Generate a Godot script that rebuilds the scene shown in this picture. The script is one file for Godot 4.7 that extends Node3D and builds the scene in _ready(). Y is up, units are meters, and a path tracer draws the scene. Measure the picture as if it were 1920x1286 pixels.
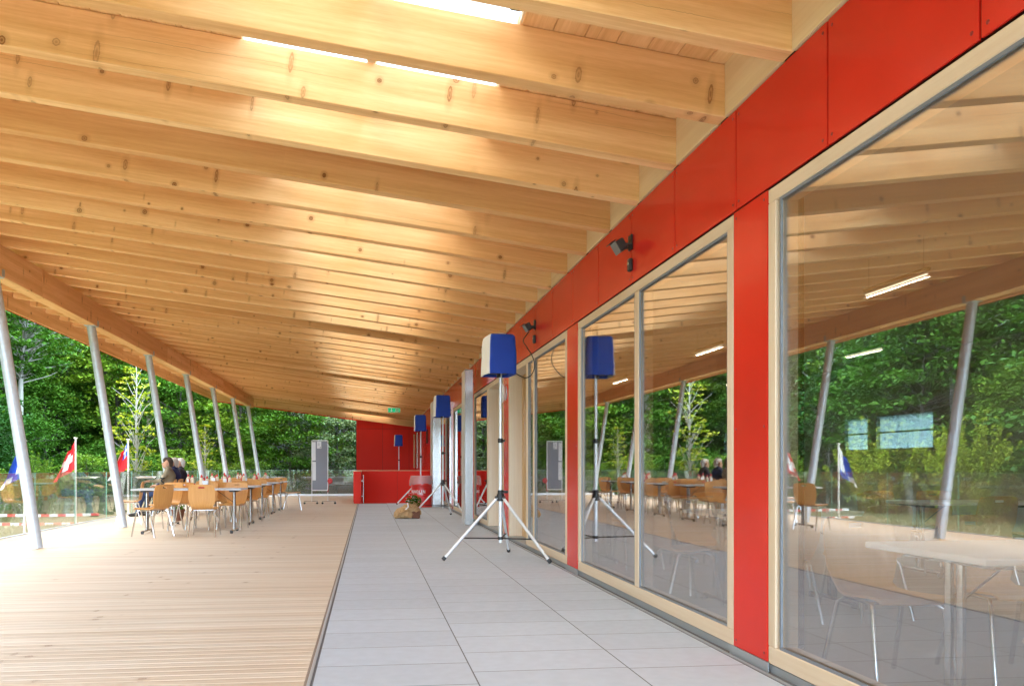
extends Node3D

# ---------------------------------------------------------------- mesh builder
class MB:
	var v := PackedVector3Array()
	var n := PackedVector3Array()
	var uv := PackedVector2Array()
	var c := PackedColorArray()
	var colored := false
	var col := Color(1, 1, 1)

	func vert(p: Vector3, nn: Vector3, t: Vector2) -> void:
		v.append(p); n.append(nn); uv.append(t); c.append(col)

	func tri(a: Vector3, b: Vector3, d: Vector3, hint: Vector3, t := PackedVector2Array()) -> void:
		var g := (b - a).cross(d - a)
		if g.length_squared() < 1e-16:
			return
		var f := g.normalized()
		if t.is_empty():
			t = PackedVector2Array([Vector2.ZERO, Vector2.ZERO, Vector2.ZERO])
		if f.dot(hint) < 0.0:
			f = -f
			vert(a, f, t[0]); vert(b, f, t[1]); vert(d, f, t[2])
		else:
			vert(a, f, t[0]); vert(d, f, t[2]); vert(b, f, t[1])

	func quad(a: Vector3, b: Vector3, d: Vector3, e: Vector3, hint: Vector3) -> void:
		tri(a, b, d, hint); tri(a, d, e, hint)

	# smooth tri with own normals; order fixed by the mean normal
	func stri(p: Array, m: Array, t: Array) -> void:
		var g: Vector3 = (p[1] - p[0]).cross(p[2] - p[0])
		var o := [0, 2, 1] if g.dot(m[0] + m[1] + m[2]) > 0.0 else [0, 1, 2]
		for i in o:
			vert(p[i], m[i], t[i])

	static func wuv(p: Vector3, nn: Vector3, ga: int, o: Vector2) -> Vector2:
		var a := nn.abs()
		var dom := 0 if a.x > a.y and a.x > a.z else (1 if a.y > a.z else 2)
		var ac := -1
		for i in 3:
			if i != ga and i != dom:
				ac = i
				break
		return Vector2(p[ga] / 8.0, p[ac] / 2.56) + o

	# chamfered box, wood uv along axis ga
	func cbox(ctr: Vector3, s: Vector3, b := 0.0, ga := 0, o := Vector2.ZERO, bs := Basis()) -> void:
		var h := s / 2.0
		b = minf(b, minf(h.x, minf(h.y, h.z)) * 0.9)
		for ax in 3:
			var a1 := (ax + 1) % 3
			var a2 := (ax + 2) % 3
			for sg in [-1.0, 1.0]:
				var q := []
				for k in [[-1, -1], [1, -1], [1, 1], [-1, 1]]:
					var p := Vector3.ZERO
					p[ax] = sg * h[ax]
					p[a1] = k[0] * (h[a1] - b)
					p[a2] = k[1] * (h[a2] - b)
					q.append(p)
				var nn := Vector3.ZERO
				nn[ax] = sg
				_face(q, nn, ga, o, ctr, bs)
		if b > 0.0:
			for ax in 3:
				var a1 := (ax + 1) % 3
				var a2 := (ax + 2) % 3
				for s1 in [-1.0, 1.0]:
					for s2 in [-1.0, 1.0]:
						var q := []
						for k in [[-1, 0], [1, 0], [1, 1], [-1, 1]]:
							var p := Vector3.ZERO
							p[ax] = k[0] * (h[ax] - b)
							p[a1] = s1 * (h[a1] - (b if k[1] == 1 else 0.0))
							p[a2] = s2 * (h[a2] - (0.0 if k[1] == 1 else b))
							q.append(p)
						var nn := Vector3.ZERO
						nn[a1] = s1
						nn[a2] = s2
						_face(q, nn.normalized(), ga, o, ctr, bs)
			for i in 8:
				var sx := -1.0 if i & 1 else 1.0
				var sy := -1.0 if i & 2 else 1.0
				var sz := -1.0 if i & 4 else 1.0
				var nn := Vector3(sx, sy, sz)
				tri(ctr + bs * Vector3(sx * h.x, sy * (h.y - b), sz * (h.z - b)), ctr + bs * Vector3(sx * (h.x - b), sy * h.y, sz * (h.z - b)), ctr + bs * Vector3(sx * (h.x - b), sy * (h.y - b), sz * h.z), bs * nn)

	func _face(q: Array, nn: Vector3, ga: int, o: Vector2, ctr: Vector3, bs: Basis) -> void:
		var t := PackedVector2Array()
		for p in q:
			t.append(wuv(p, nn, ga, o))
		var w := bs * nn
		tri(ctr + bs * q[0], ctr + bs * q[1], ctr + bs * q[2], w, PackedVector2Array([t[0], t[1], t[2]]))
		tri(ctr + bs * q[0], ctr + bs * q[2], ctr + bs * q[3], w, PackedVector2Array([t[0], t[2], t[3]]))

	# swept tube with radii
	func tube(pts: Array, r, sides := 8, caps := true) -> void:
		var rings := []
		var nrm := []
		var up := Vector3.UP
		var run := 0.0
		var runs := []
		for i in pts.size():
			var d: Vector3 = (pts[mini(i + 1, pts.size() - 1)] - pts[maxi(i - 1, 0)]).normalized()
			if i > 0:
				run += (pts[i] - pts[i - 1]).length()
			runs.append(run)
			if absf(d.dot(up)) > 0.95:
				up = Vector3.RIGHT if absf(d.x) < 0.9 else Vector3.BACK
			var x := d.cross(up).normalized()
			var y := x.cross(d).normalized()
			up = y
			var rr: float = r[i] if r is Array else r
			var ring := []
			var nn := []
			for k in sides + 1:
				var a := TAU * k / sides
				var q := x * cos(a) + y * sin(a)
				ring.append(pts[i] + q * rr)
				nn.append(q)
			rings.append(ring)
			nrm.append(nn)
		for i in pts.size() - 1:
			for k in sides:
				var t := [Vector2(float(k) / sides, runs[i]), Vector2(float(k + 1) / sides, runs[i]), Vector2(float(k + 1) / sides, runs[i + 1]), Vector2(float(k) / sides, runs[i + 1])]
				stri([rings[i][k], rings[i][k + 1], rings[i + 1][k + 1]], [nrm[i][k], nrm[i][k + 1], nrm[i + 1][k + 1]], [t[0], t[1], t[2]])
				stri([rings[i][k], rings[i + 1][k + 1], rings[i + 1][k]], [nrm[i][k], nrm[i + 1][k + 1], nrm[i + 1][k]], [t[0], t[2], t[3]])
		if caps:
			for e in [0, pts.size() - 1]:
				var out: Vector3 = (pts[0] - pts[1]) if e == 0 else (pts[e] - pts[e - 1])
				for k in sides:
					tri(pts[e], rings[e][k], rings[e][k + 1], out)

	# lathe round y: profile of Vector2(radius, y)
	func lathe(pr: Array, sides := 24, at := Vector3.ZERO, bs := Basis()) -> void:
		for i in pr.size() - 1:
			var a: Vector2 = pr[i]
			var b: Vector2 = pr[i + 1]
			var tn := Vector2(b.y - a.y, a.x - b.x).normalized()
			for k in sides:
				var f0 := TAU * k / sides
				var f1 := TAU * (k + 1) / sides
				var d0 := Vector3(cos(f0), 0, sin(f0))
				var d1 := Vector3(cos(f1), 0, sin(f1))
				var n0 := bs * (d0 * tn.x + Vector3.UP * tn.y)
				var n1 := bs * (d1 * tn.x + Vector3.UP * tn.y)
				var p := [at + bs * (d0 * a.x + Vector3.UP * a.y), at + bs * (d1 * a.x + Vector3.UP * a.y), at + bs * (d1 * b.x + Vector3.UP * b.y), at + bs * (d0 * b.x + Vector3.UP * b.y)]
				var t := [Vector2(float(k) / sides, a.y), Vector2(float(k + 1) / sides, a.y), Vector2(float(k + 1) / sides, b.y), Vector2(float(k) / sides, b.y)]
				if a.x > 1e-5:
					stri([p[0], p[1], p[2]], [n0, n1, n1], [t[0], t[1], t[2]])
				if b.x > 1e-5:
					stri([p[0], p[2], p[3]], [n0, n1, n0], [t[0], t[2], t[3]])

	# grid of points g[i][j] with smooth normals (a sheet); thick > 0 makes it a solid sheet
	func sheet(g: Array, thick := 0.0, flip := false, skip := {}) -> void:
		var R := g.size()
		var C: int = g[0].size()
		var nr := []
		for i in R:
			var row := []
			for j in C:
				var du: Vector3 = g[mini(i + 1, R - 1)][j] - g[maxi(i - 1, 0)][j]
				var dv: Vector3 = g[i][mini(j + 1, C - 1)] - g[i][maxi(j - 1, 0)]
				var m := du.cross(dv).normalized()
				row.append(-m if flip else m)
			nr.append(row)
		for i in R - 1:
			for j in C - 1:
				if skip.has(Vector2i(i, j)):
					continue
				for s in ([1.0, -1.0] if thick > 0.0 else [1.0]):
					var p := []
					var m := []
					var t := []
					for k in [[0, 0], [1, 0], [1, 1], [0, 1]]:
						var a: int = i + k[0]
						var b: int = j + k[1]
						p.append(g[a][b] + nr[a][b] * thick * 0.5 * s)
						m.append(nr[a][b] * s)
						t.append(Vector2(float(a) / R, float(b) / C))
					stri([p[0], p[1], p[2]], [m[0], m[1], m[2]], [t[0], t[1], t[2]])
					stri([p[0], p[2], p[3]], [m[0], m[2], m[3]], [t[0], t[2], t[3]])
		if thick > 0.0:
			for i in R - 1:
				for j in [0, C - 1]:
					var a: Vector3 = g[i][j]
					var b: Vector3 = g[i + 1][j]
					var na: Vector3 = nr[i][j] * thick * 0.5
					var nb: Vector3 = nr[i + 1][j] * thick * 0.5
					quad(a - na, b - nb, b + nb, a + na, a - g[i][C / 2])
			for j in C - 1:
				for i in [0, R - 1]:
					var a: Vector3 = g[i][j]
					var b: Vector3 = g[i][j + 1]
					var na: Vector3 = nr[i][j] * thick * 0.5
					var nb: Vector3 = nr[i][j + 1] * thick * 0.5
					quad(a - na, b - nb, b + nb, a + na, a - g[R / 2][j])

	func add(m: MB, xf := Transform3D()) -> void:
		for i in m.v.size():
			v.append(xf * m.v[i]); n.append((xf.basis * m.n[i]).normalized()); uv.append(m.uv[i]); c.append(m.c[i])

	func mesh() -> ArrayMesh:
		var a := []
		a.resize(Mesh.ARRAY_MAX)
		a[Mesh.ARRAY_VERTEX] = v
		a[Mesh.ARRAY_NORMAL] = n
		a[Mesh.ARRAY_TEX_UV] = uv
		if colored:
			a[Mesh.ARRAY_COLOR] = c
		var m := ArrayMesh.new()
		m.add_surface_from_arrays(Mesh.PRIMITIVE_TRIANGLES, a)
		return m


# ---------------------------------------------------------------- constants of the place
const XW := 2.15            # face of the pavilion
const SL := 0.127           # fall of the roof towards the pavilion
const YW := 3.21            # rafter underside at the pavilion
const RP := 0.736           # rafter spacing
const R0 := 3.675
const RH := 0.315
const DEND := 35.2
const LAWN := -0.5
const AMB := "res"
var rng := RandomNumberGenerator.new()
var taken := {}
var M := {}
var mesh_cache := {}


func P(x: float, y: float, d: float) -> Vector3:
	return Vector3(x, y, -d)


func numbered(s: String) -> String:
	if not taken.has(s):
		taken[s] = 0
		return s
	taken[s] += 1
	return "%s_%03d" % [s, taken[s]]


func tag(o: Node, label := "", category := "", group := "", kind := "") -> Node:
	if label: o.set_meta("label", label)
	if category: o.set_meta("category", category)
	if group: o.set_meta("group", group)
	if kind: o.set_meta("kind", kind)
	return o


func thing(called: String, at: Vector3, turn := 0.0) -> Node3D:
	var o := Node3D.new()
	o.name = numbered(called)
	add_child(o)
	o.position = at
	o.rotation.y = turn
	return o


func part(called: String, m: Mesh, mat: Material, parent: Node, at := Vector3.ZERO, bs := Basis()) -> MeshInstance3D:
	var o := MeshInstance3D.new()
	o.name = numbered(called) if parent == self else called
	o.mesh = m
	o.material_override = mat
	parent.add_child(o, true)
	o.transform = Transform3D(bs, at)
	return o


func group_node(called: String, parent: Node, at := Vector3.ZERO) -> Node3D:
	var o := Node3D.new()
	o.name = called
	parent.add_child(o, true)
	o.position = at
	return o


func copy(o: Node3D, at: Vector3, turn := 0.0) -> Node3D:
	var c: Node3D = o.duplicate()
	c.name = numbered(str(o.name).rstrip("_0123456789"))
	add_child(c)
	c.position = at
	c.rotation.y = turn
	return c


func boxm(s: Vector3, b := 0.004, ga := 0, o := Vector2.ZERO) -> ArrayMesh:
	var key := "%s|%s|%d|%s" % [s, b, ga, o]
	if not mesh_cache.has(key):
		var m := MB.new()
		m.cbox(Vector3.ZERO, s, b, ga, o)
		mesh_cache[key] = m.mesh()
	return mesh_cache[key]


func tubem(pts: Array, r, sides := 10) -> ArrayMesh:
	var m := MB.new()
	m.tube(pts, r, sides)
	return m.mesh()


func lathem(pr: Array, sides := 24) -> ArrayMesh:
	var m := MB.new()
	m.lathe(pr, sides)
	return m.mesh()


func lin(r: float, g: float, b: float, a := 1.0) -> Color:
	var q := Color(r, g, b).linear_to_srgb()
	q.a = a
	return q


func mat(called: String, col: Color, rough := 0.6, metal := 0.0, tex: Texture2D = null) -> StandardMaterial3D:
	var m := StandardMaterial3D.new()
	m.resource_name = called
	m.albedo_color = col
	m.roughness = rough
	m.metallic = metal
	if tex:
		m.albedo_texture = tex
	M[called] = m
	return m


func noise(seed_: int, freq: float, oct := 4, type := FastNoiseLite.TYPE_SIMPLEX_SMOOTH) -> FastNoiseLite:
	var f := FastNoiseLite.new()
	f.seed = seed_
	f.frequency = freq
	f.fractal_octaves = oct
	f.noise_type = type
	return f


func noise_tex(seed_: int, freq: float, lo: float, hi: float, size := 512, oct := 5, normal := false, bump := 4.0) -> NoiseTexture2D:
	var t := NoiseTexture2D.new()
	t.width = size
	t.height = size
	t.seamless = true
	t.noise = noise(seed_, freq, oct)
	if normal:
		t.as_normal_map = true
		t.bump_strength = bump
	else:
		var g := Gradient.new()
		g.set_color(0, Color(lo, lo, lo))
		g.set_color(1, Color(hi, hi, hi))
		t.color_ramp = g
	return t


# spruce: long streaks, fine fibre, knots; 8 m along x 2.56 m across
func wood_texture(knots := 135, strength := 1.0, knot_dark := 1.0) -> ImageTexture:
	var W := 2048
	var Hh := 1024
	var a: Image = noise(11, 0.012, 4).get_seamless_image(128, 1024)
	a.resize(W, Hh, Image.INTERPOLATE_CUBIC)
	var b: Image = noise(12, 0.09, 3).get_seamless_image(128, 1024)
	b.resize(W, Hh, Image.INTERPOLATE_CUBIC)
	var f: Image = noise(13, 0.35, 2).get_seamless_image(256, 1024)
	f.resize(W, Hh, Image.INTERPOLATE_BILINEAR)
	for im in [a, b, f]:
		im.convert(Image.FORMAT_L8)
	var da := a.get_data()
	var db := b.get_data()
	var df := f.get_data()
	var out := PackedByteArray()
	out.resize(W * Hh * 3)
	for i in W * Hh:
		var t := (da[i] - 128) * 0.30 + (db[i] - 128) * 0.14 + (df[i] - 128) * 0.09
		t *= strength
		out[i * 3] = clampi(int(243.0 + t * 0.40), 0, 255)
		out[i * 3 + 1] = clampi(int(229.0 + t * 0.62), 0, 255)
		out[i * 3 + 2] = clampi(int(210.0 + t * 0.85), 0, 255)
	var r := RandomNumberGenerator.new()
	r.seed = 77
	for k in knots:
		var cx := r.randi() % W
		var cy := r.randi() % Hh
		var big := r.randf()
		var rx := 2.0 + 4.5 * big
		var ry := (2.6 + 6.0 * big) * r.randf_range(0.7, 1.5)
		var streak := r.randf() < 0.38
		if streak:
			ry *= 3.2
			rx *= 0.8
		var dark := r.randf_range(0.35, 1.0) * (0.6 if streak else 1.0) * knot_dark
		var ex := int(rx * 3.2) + 2
		var ey := int(ry * 2.6) + 2
		for yy in range(-ey, ey + 1):
			for xx in range(-ex, ex + 1):
				var q := sqrt(pow(xx / rx, 2.0) + pow(yy / ry, 2.0))
				var s := 0.0
				if q < 1.0:
					s = 0.62 + 0.25 * sin(q * 9.0)
					if q > 0.75:
						s = 0.85
				elif q < 2.6:
					s = 0.22 * (2.6 - q) / 1.6
				if s <= 0.0:
					continue
				s *= dark
				var at := (posmod(cy + yy, Hh) * W + posmod(cx + xx, W)) * 3
				out[at] = int(lerpf(out[at], 96.0, s))
				out[at + 1] = int(lerpf(out[at + 1], 58.0, s))
				out[at + 2] = int(lerpf(out[at + 2], 32.0, s))
	# drying cracks and glue lines along the grain
	for k in knots / 3:
		var y := r.randf() * Hh
		var x0 := r.randi() % W
		var ln := r.randi_range(90, 520)
		var dk := r.randf_range(0.12, 0.5)
		for x in ln:
			y += r.randf_range(-0.35, 0.35)
			var s := dk * sin(PI * x / ln)
			var at := (posmod(int(y), Hh) * W + posmod(x0 + x, W)) * 3
			for ch in 3:
				out[at + ch] = int(lerpf(out[at + ch], [110.0, 74.0, 45.0][ch], s))
	return ImageTexture.create_from_image(Image.create_from_data(W, Hh, false, Image.FORMAT_RGB8, out))


func materials() -> void:
	var wood := wood_texture()
	var plain := wood_texture(3, 0.45)
	var larch := wood_texture(26, 0.7, 0.5)
	for i in 5:
		var k: float = [1.0, 0.97, 0.94, 1.02, 0.86][i]
		var warm: float = [1.0, 0.97, 0.93, 1.0, 0.9][i]
		mat("spruce_%d" % i, lin(0.955 * k, 0.66 * k * warm, 0.375 * k * warm * warm), 0.85, 0.0, wood).metallic_specular = 0.3
	for i in 6:
		var k: float = [1.0, 0.965, 1.025, 0.98, 0.945, 1.005][i]
		mat("larch_%d" % i, lin(0.68 * k, 0.635 * k, 0.585 * k), 0.7, 0.0, larch)
	mat("frame_wood", lin(0.83, 0.755, 0.66), 0.5, 0.0, plain)
	mat("pale_wood", lin(0.86, 0.72, 0.52), 0.6, 0.0, plain)
	var r := mat("red_panel", lin(0.78, 0.032, 0.018), 0.18, 0.0, noise_tex(21, 0.004, 0.9, 1.0, 256, 4))
	r.uv1_triplanar = true
	r.uv1_world_triplanar = true
	r.uv1_scale = Vector3.ONE * 0.5
	r.metallic_specular = 0.4
	r.roughness_texture = noise_tex(22, 0.01, 0.75, 1.0, 256, 4)
	mat("red_matt", lin(0.78, 0.032, 0.018), 0.55).metallic_specular = 0.3
	mat("red_screw", lin(0.28, 0.012, 0.009), 0.4)
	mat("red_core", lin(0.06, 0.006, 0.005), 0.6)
	var st := noise_tex(31, 0.02, 0.96, 1.0, 512, 5)
	for i in 4:
		var k: float = [0.545, 0.532, 0.556, 0.522][i]
		var s := mat("slab_%d" % i, lin(k * 0.90, k, k * 1.13), 0.78, 0.0, st)
		s.uv1_triplanar = true
		s.uv1_world_triplanar = true
		s.uv1_scale = Vector3.ONE * (0.7 + 0.1 * i)
		s.uv1_offset = Vector3.ONE * 0.37 * i
	mat("deck_gap", lin(0.26, 0.20, 0.155), 0.9)
	mat("bark_ash", lin(0.27, 0.26, 0.22), 0.9)
	mat("joint_dark", lin(0.13, 0.13, 0.135), 0.9)
	var gz := mat("galvanised", lin(0.60, 0.65, 0.70), 0.45, 0.3, noise_tex(41, 0.03, 0.9, 1.0, 256, 4))
	gz.uv1_triplanar = true
	gz.uv1_scale = Vector3.ONE * 1.3
	var br := mat("brushed_metal", lin(0.48, 0.46, 0.44), 0.26, 1.0, noise_tex(42, 0.02, 0.95, 1.0, 256, 3))
	br.uv1_triplanar = true
	br.uv1_scale = Vector3(3, 0.4, 3)
	mat("aluminium", lin(0.74, 0.75, 0.77), 0.38, 0.35)
	mat("chrome", lin(0.72, 0.73, 0.75), 0.12, 1.0)
	mat("plinth_metal", lin(0.42, 0.45, 0.48), 0.45, 0.5)
	mat("black_plastic", lin(0.02, 0.02, 0.022), 0.5)
	mat("gasket", lin(0.20, 0.22, 0.25), 0.5)
	var gl := mat("window_glass", lin(0.9, 0.95, 0.93, 0.0), 0.0)
	gl.transparency = BaseMaterial3D.TRANSPARENCY_ALPHA
	gl.albedo_color = Color(0, 0, 0, 0.0)
	var sg := mat("skylight_glass", lin(0.4, 0.4, 0.4, 0.46), 0.0)
	sg.transparency = BaseMaterial3D.TRANSPARENCY_ALPHA
	var ob := mat("obscured_glass", lin(0.44, 0.51, 0.51), 0.4)
	ob.backlight_enabled = true
	ob.backlight = lin(0.44, 0.51, 0.51)
	var rg := mat("rail_glass", lin(0.45, 0.7, 0.6, 0.1), 0.0)
	rg.transparency = BaseMaterial3D.TRANSPARENCY_ALPHA
	rg.albedo_color.a = 0.03
	var ge := mat("glass_edge", lin(0.2, 0.45, 0.36), 0.15)
	ge.metallic_specular = 0.6
	mat("ply_orange", lin(0.68, 0.37, 0.13), 0.42, 0.0, plain)
	mat("ply_light", lin(0.72, 0.50, 0.27), 0.45, 0.0, plain)
	mat("table_grey", lin(0.52, 0.53, 0.55), 0.4)
	mat("table_white", lin(0.8, 0.8, 0.79), 0.35)
	var cb := mat("cover_blue", lin(0.004, 0.045, 0.36), 0.75)
	cb.rim_enabled = true
	cb.rim = 0.4
	mat("cover_white", lin(0.72, 0.70, 0.66), 0.8)
	mat("white_paint", lin(0.78, 0.78, 0.78), 0.4)
	mat("lamp_grey", lin(0.045, 0.048, 0.05), 0.4, 0.3)
	mat("lamp_glass", lin(0.13, 0.13, 0.13), 0.15)
	mat("drum_red", lin(0.62, 0.02, 0.018), 0.3)
	var bag := mat("plastic_bag", lin(0.85, 0.85, 0.87, 0.3), 0.35)
	bag.transparency = BaseMaterial3D.TRANSPARENCY_ALPHA
	mat("paper_brown", lin(0.50, 0.30, 0.14), 0.85)
	mat("paper_white", lin(0.8, 0.8, 0.82), 0.8)
	mat("felt_grey", lin(0.27, 0.28, 0.32), 0.9)
	var sgn := mat("sign_green", lin(0.0, 0.30, 0.13), 0.4)
	sgn.emission_enabled = true
	sgn.emission = lin(0.0, 0.5, 0.2)
	sgn.emission_energy_multiplier = 0.03
	mat("cream", lin(0.72, 0.58, 0.40), 0.45)
	mat("ketchup_red", lin(0.60, 0.03, 0.03), 0.4)
	mat("terracotta", lin(0.16, 0.06, 0.03), 0.8)
	mat("skin_cloth", Color(1, 1, 1), 0.8).vertex_color_use_as_albedo = true
	mat("flag_cloth", Color(1, 1, 1), 0.75).vertex_color_use_as_albedo = true
	M["flag_cloth"].backlight_enabled = true
	M["flag_cloth"].backlight = Color(0.5, 0.5, 0.5)
	mat("plaster", lin(0.50, 0.49, 0.47), 0.85)
	mat("inside_floor", lin(0.30, 0.26, 0.21), 0.5)
	mat("roof_cover", lin(0.12, 0.12, 0.13), 0.8)
	var tube := mat("lamp_tube", lin(0.95, 0.95, 0.9), 0.4)
	tube.emission_enabled = true
	tube.emission = Color(1.0, 0.95, 0.82)
	tube.emission_energy_multiplier = 0.07
	var lawn := mat("lawn", lin(0.15, 0.20, 0.055), 0.95, 0.0, noise_tex(51, 0.02, 0.6, 1.0, 512, 5))
	lawn.uv1_triplanar = true
	lawn.uv1_world_triplanar = true
	lawn.uv1_scale = Vector3.ONE * 0.25
	var soil := mat("forest_floor", lin(0.045, 0.055, 0.022), 0.95, 0.0, noise_tex(52, 0.03, 0.5, 1.0, 512, 5))
	soil.uv1_triplanar = true
	soil.uv1_world_triplanar = true
	soil.uv1_scale = Vector3.ONE * 0.15
	var bark := mat("bark", lin(0.10, 0.085, 0.065), 0.9, 0.0, noise_tex(53, 0.05, 0.45, 1.0, 256, 4))
	bark.uv1_scale = Vector3(3, 0.6, 1)
	mat("bark_pale", lin(0.17, 0.16, 0.13), 0.9)
	mat("stone_grey", lin(0.2, 0.2, 0.19), 0.9)
	var leafs := {"leaf_beech": [0.042, 0.112, 0.010], "leaf_dark": [0.020, 0.068, 0.010], "leaf_fresh": [0.095, 0.175, 0.014], "leaf_spruce": [0.015, 0.045, 0.014], "leaf_silver": [0.11, 0.16, 0.075], "leaf_lime": [0.25, 0.30, 0.022]}
	for k in leafs:
		var l := mat(k, lin(leafs[k][0], leafs[k][1], leafs[k][2]), 0.6)
		l.metallic_specular = 0.2
		l.vertex_color_use_as_albedo = true
		l.backlight_enabled = true
		l.backlight = Color(0.62, 0.68, 0.35)
		l.cull_mode = BaseMaterial3D.CULL_DISABLED


# ---------------------------------------------------------------- the canopy
func yb(x: float) -> float:
	return YW + SL * (XW - x)


func roof_at(x: float, off: float, d: float) -> Vector3:
	var a := atan(SL)
	return P(x + sin(a) * off, yb(x) + cos(a) * off, d)


func closed_bay(k: int) -> bool:
	return posmod(k - 4, 10) == 0


func build_canopy() -> void:
	var roof := thing("canopy_roof", P(-2.3, 3.6, 17))
	tag(roof, "long timber canopy roof of close-set spruce rafters with a skylight strip over the terrace", "canopy roof")
	var o3 := -roof.position
	var tilt := Basis(Vector3.BACK, -atan(SL))
	var k0 := -9
	var k1 := 42
	var xl := -6.72
	var ln := (XW - xl) / cos(atan(SL))
	for k in range(k0, k1 + 1):
		var d := R0 + RP * k + 0.055
		var o := Vector2(rng.randf(), rng.randf())
		var mi := rng.randi() % 4
		if closed_bay(k):
			mi = 4
		part("rafter", boxm(Vector3(ln, RH, 0.11), 0.004, 0, o), M["spruce_%d" % mi], roof, o3 + roof_at((XW + xl) / 2, RH / 2, d), tilt)
	# boards of the soffit run across the rafters
	var len_d := DEND + 3.2
	var x := xl - 0.03
	var bw := 0.19
	while x < XW - 0.02:
		var w := minf(bw, XW - 0.005 - x)
		var xc := x + w / 2
		var inside := xc > -0.92 and xc < 0.86
		if not inside:
			part("soffit_board", boxm(Vector3(w - 0.002, 0.022, len_d), 0.003, 2, Vector2(rng.randf(), rng.randf())), M["spruce_%d" % [0, 1, 3][rng.randi() % 3]], roof, o3 + roof_at(xc, RH + 0.0135, DEND - len_d / 2), tilt)
		x += bw
	# roof covering beside the skylights
	for e in [[xl - 0.05, -0.93], [0.87, XW + 0.4]]:
		part("roof_covering", boxm(Vector3(e[1] - e[0], 0.14, len_d), 0.0), M["roof_cover"], roof, o3 + roof_at((e[0] + e[1]) / 2, RH + 0.10, DEND - len_d / 2), tilt)
	# skylight strip bay by bay
	for k in range(k0, k1):
		var d0 := R0 + RP * k + 0.11
		var d1 := R0 + RP * (k + 1)
		var dc := (d0 + d1) / 2
		if closed_bay(k + 1) or k > 38:
			part("roof_covering", boxm(Vector3(1.79, 0.14, RP + 0.04), 0.0), M["roof_cover"], roof, o3 + roof_at(-0.03, RH + 0.10, dc), tilt)
			var bx := -0.91
			while bx < 0.84:
				part("soffit_board", boxm(Vector3(0.188, 0.022, RP), 0.003, 2, Vector2(rng.randf(), rng.randf())), M["spruce_%d" % (rng.randi() % 3)], roof, o3 + roof_at(bx + 0.095, RH + 0.0135, dc), tilt)
				bx += 0.19
			continue
		var sk := group_node("skylight", roof)
		for e in [[-0.90, 0.02], [-0.02, 0.06], [0.85, 0.02]]:
			part("glazing_bar", boxm(Vector3(e[1], 0.12, d1 - d0 + 0.03), 0.003, 2), M["pale_wood"], sk, o3 + roof_at(e[0], RH + 0.065, dc), tilt)
		for e in [[-0.46, 0.86], [0.415, 0.86]]:
			part("pane", boxm(Vector3(e[1], 0.008, RP + 0.02), 0.0), M["skylight_glass"], sk, o3 + roof_at(e[0], RH + 0.11, dc), tilt)
		if posmod(k, 3) == 0:
			part("catch", boxm(Vector3(0.07, 0.05, 0.09), 0.005), M["lamp_grey"], sk, o3 + roof_at(0.80, RH + 0.06, d1 - 0.10), tilt)
	# edge beam on the columns, joined every second bay
	for i in 5:
		var d0 := -2.4 + 7.36 * i
		var d1 := minf(d0 + 7.36, 34.0)
		part("edge_beam", boxm(Vector3(0.2, 0.43, d1 - d0 - 0.002), 0.006, 2, Vector2(rng.randf(), rng.randf())), M["spruce_%d" % (i % 3)], roof, o3 + P(-5.03, 3.69 + 0.215, (d0 + d1) / 2))
	# fascia at the eaves and at the far end
	for i in 5:
		var d0 := -3.2 + 7.68 * i
		var d1 := d0 + 7.68
		part("fascia_board", boxm(Vector3(0.03, 0.62, d1 - d0 - 0.003), 0.003, 2, Vector2(rng.randf(), rng.randf())), M["spruce_%d" % (i % 2)], roof, o3 + P(xl - 0.035, 4.08 + 0.31, (d0 + d1) / 2))
		part("red_edge_strip", boxm(Vector3(0.012, 0.64, d1 - d0), 0.0), M["red_panel"], roof, o3 + P(xl - 0.06, 4.07 + 0.32, (d0 + d1) / 2))
	part("fascia_board", boxm(Vector3(ln - 0.02, 0.62, 0.03), 0.003, 0, Vector2(0.3, 0.2)), M["spruce_0"], roof, o3 + roof_at((XW + xl) / 2, 0.04, 34.93), tilt)
	part("red_edge_strip", boxm(Vector3(ln, 0.66, 0.012), 0.0), M["red_panel"], roof, o3 + roof_at((XW + xl) / 2, 0.035, DEND + 0.045), tilt)

	# leaning steel columns
	var col0: Node3D
	for i in 9:
		var d := 11.0 + 3.68 * (i - 2)
		if i == 0:
			col0 = thing("steel_column", P(-4.47, 0, d))
			tag(col0, "leaning galvanised steel column holding the timber edge beam above the deck", "column", "leaning steel columns along the deck")
			var pts := []
			for j in 9:
				pts.append(Vector3(-0.56 * j / 8.0, 0.006 + 3.674 * j / 8.0, 0))
			part("shaft", tubem(pts, 0.076, 24), M["galvanised"], col0)
			part("weld_ring", lathem([Vector2(0.0775, 0.07), Vector2(0.079, 0.075), Vector2(0.0775, 0.08)], 24), M["galvanised"], col0, Vector3(-0.011, 0, 0))
			part("head_plate", boxm(Vector3(0.19, 0.012, 0.2), 0.002), M["galvanised"], col0, Vector3(-0.56, 3.6835, 0))
			part("side_bracket", boxm(Vector3(0.012, 0.10, 0.06), 0.002), M["plinth_metal"], col0, Vector3(-0.453, 3.74, -0.05))
		else:
			copy(col0, P(-4.47, 0, d))


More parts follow.
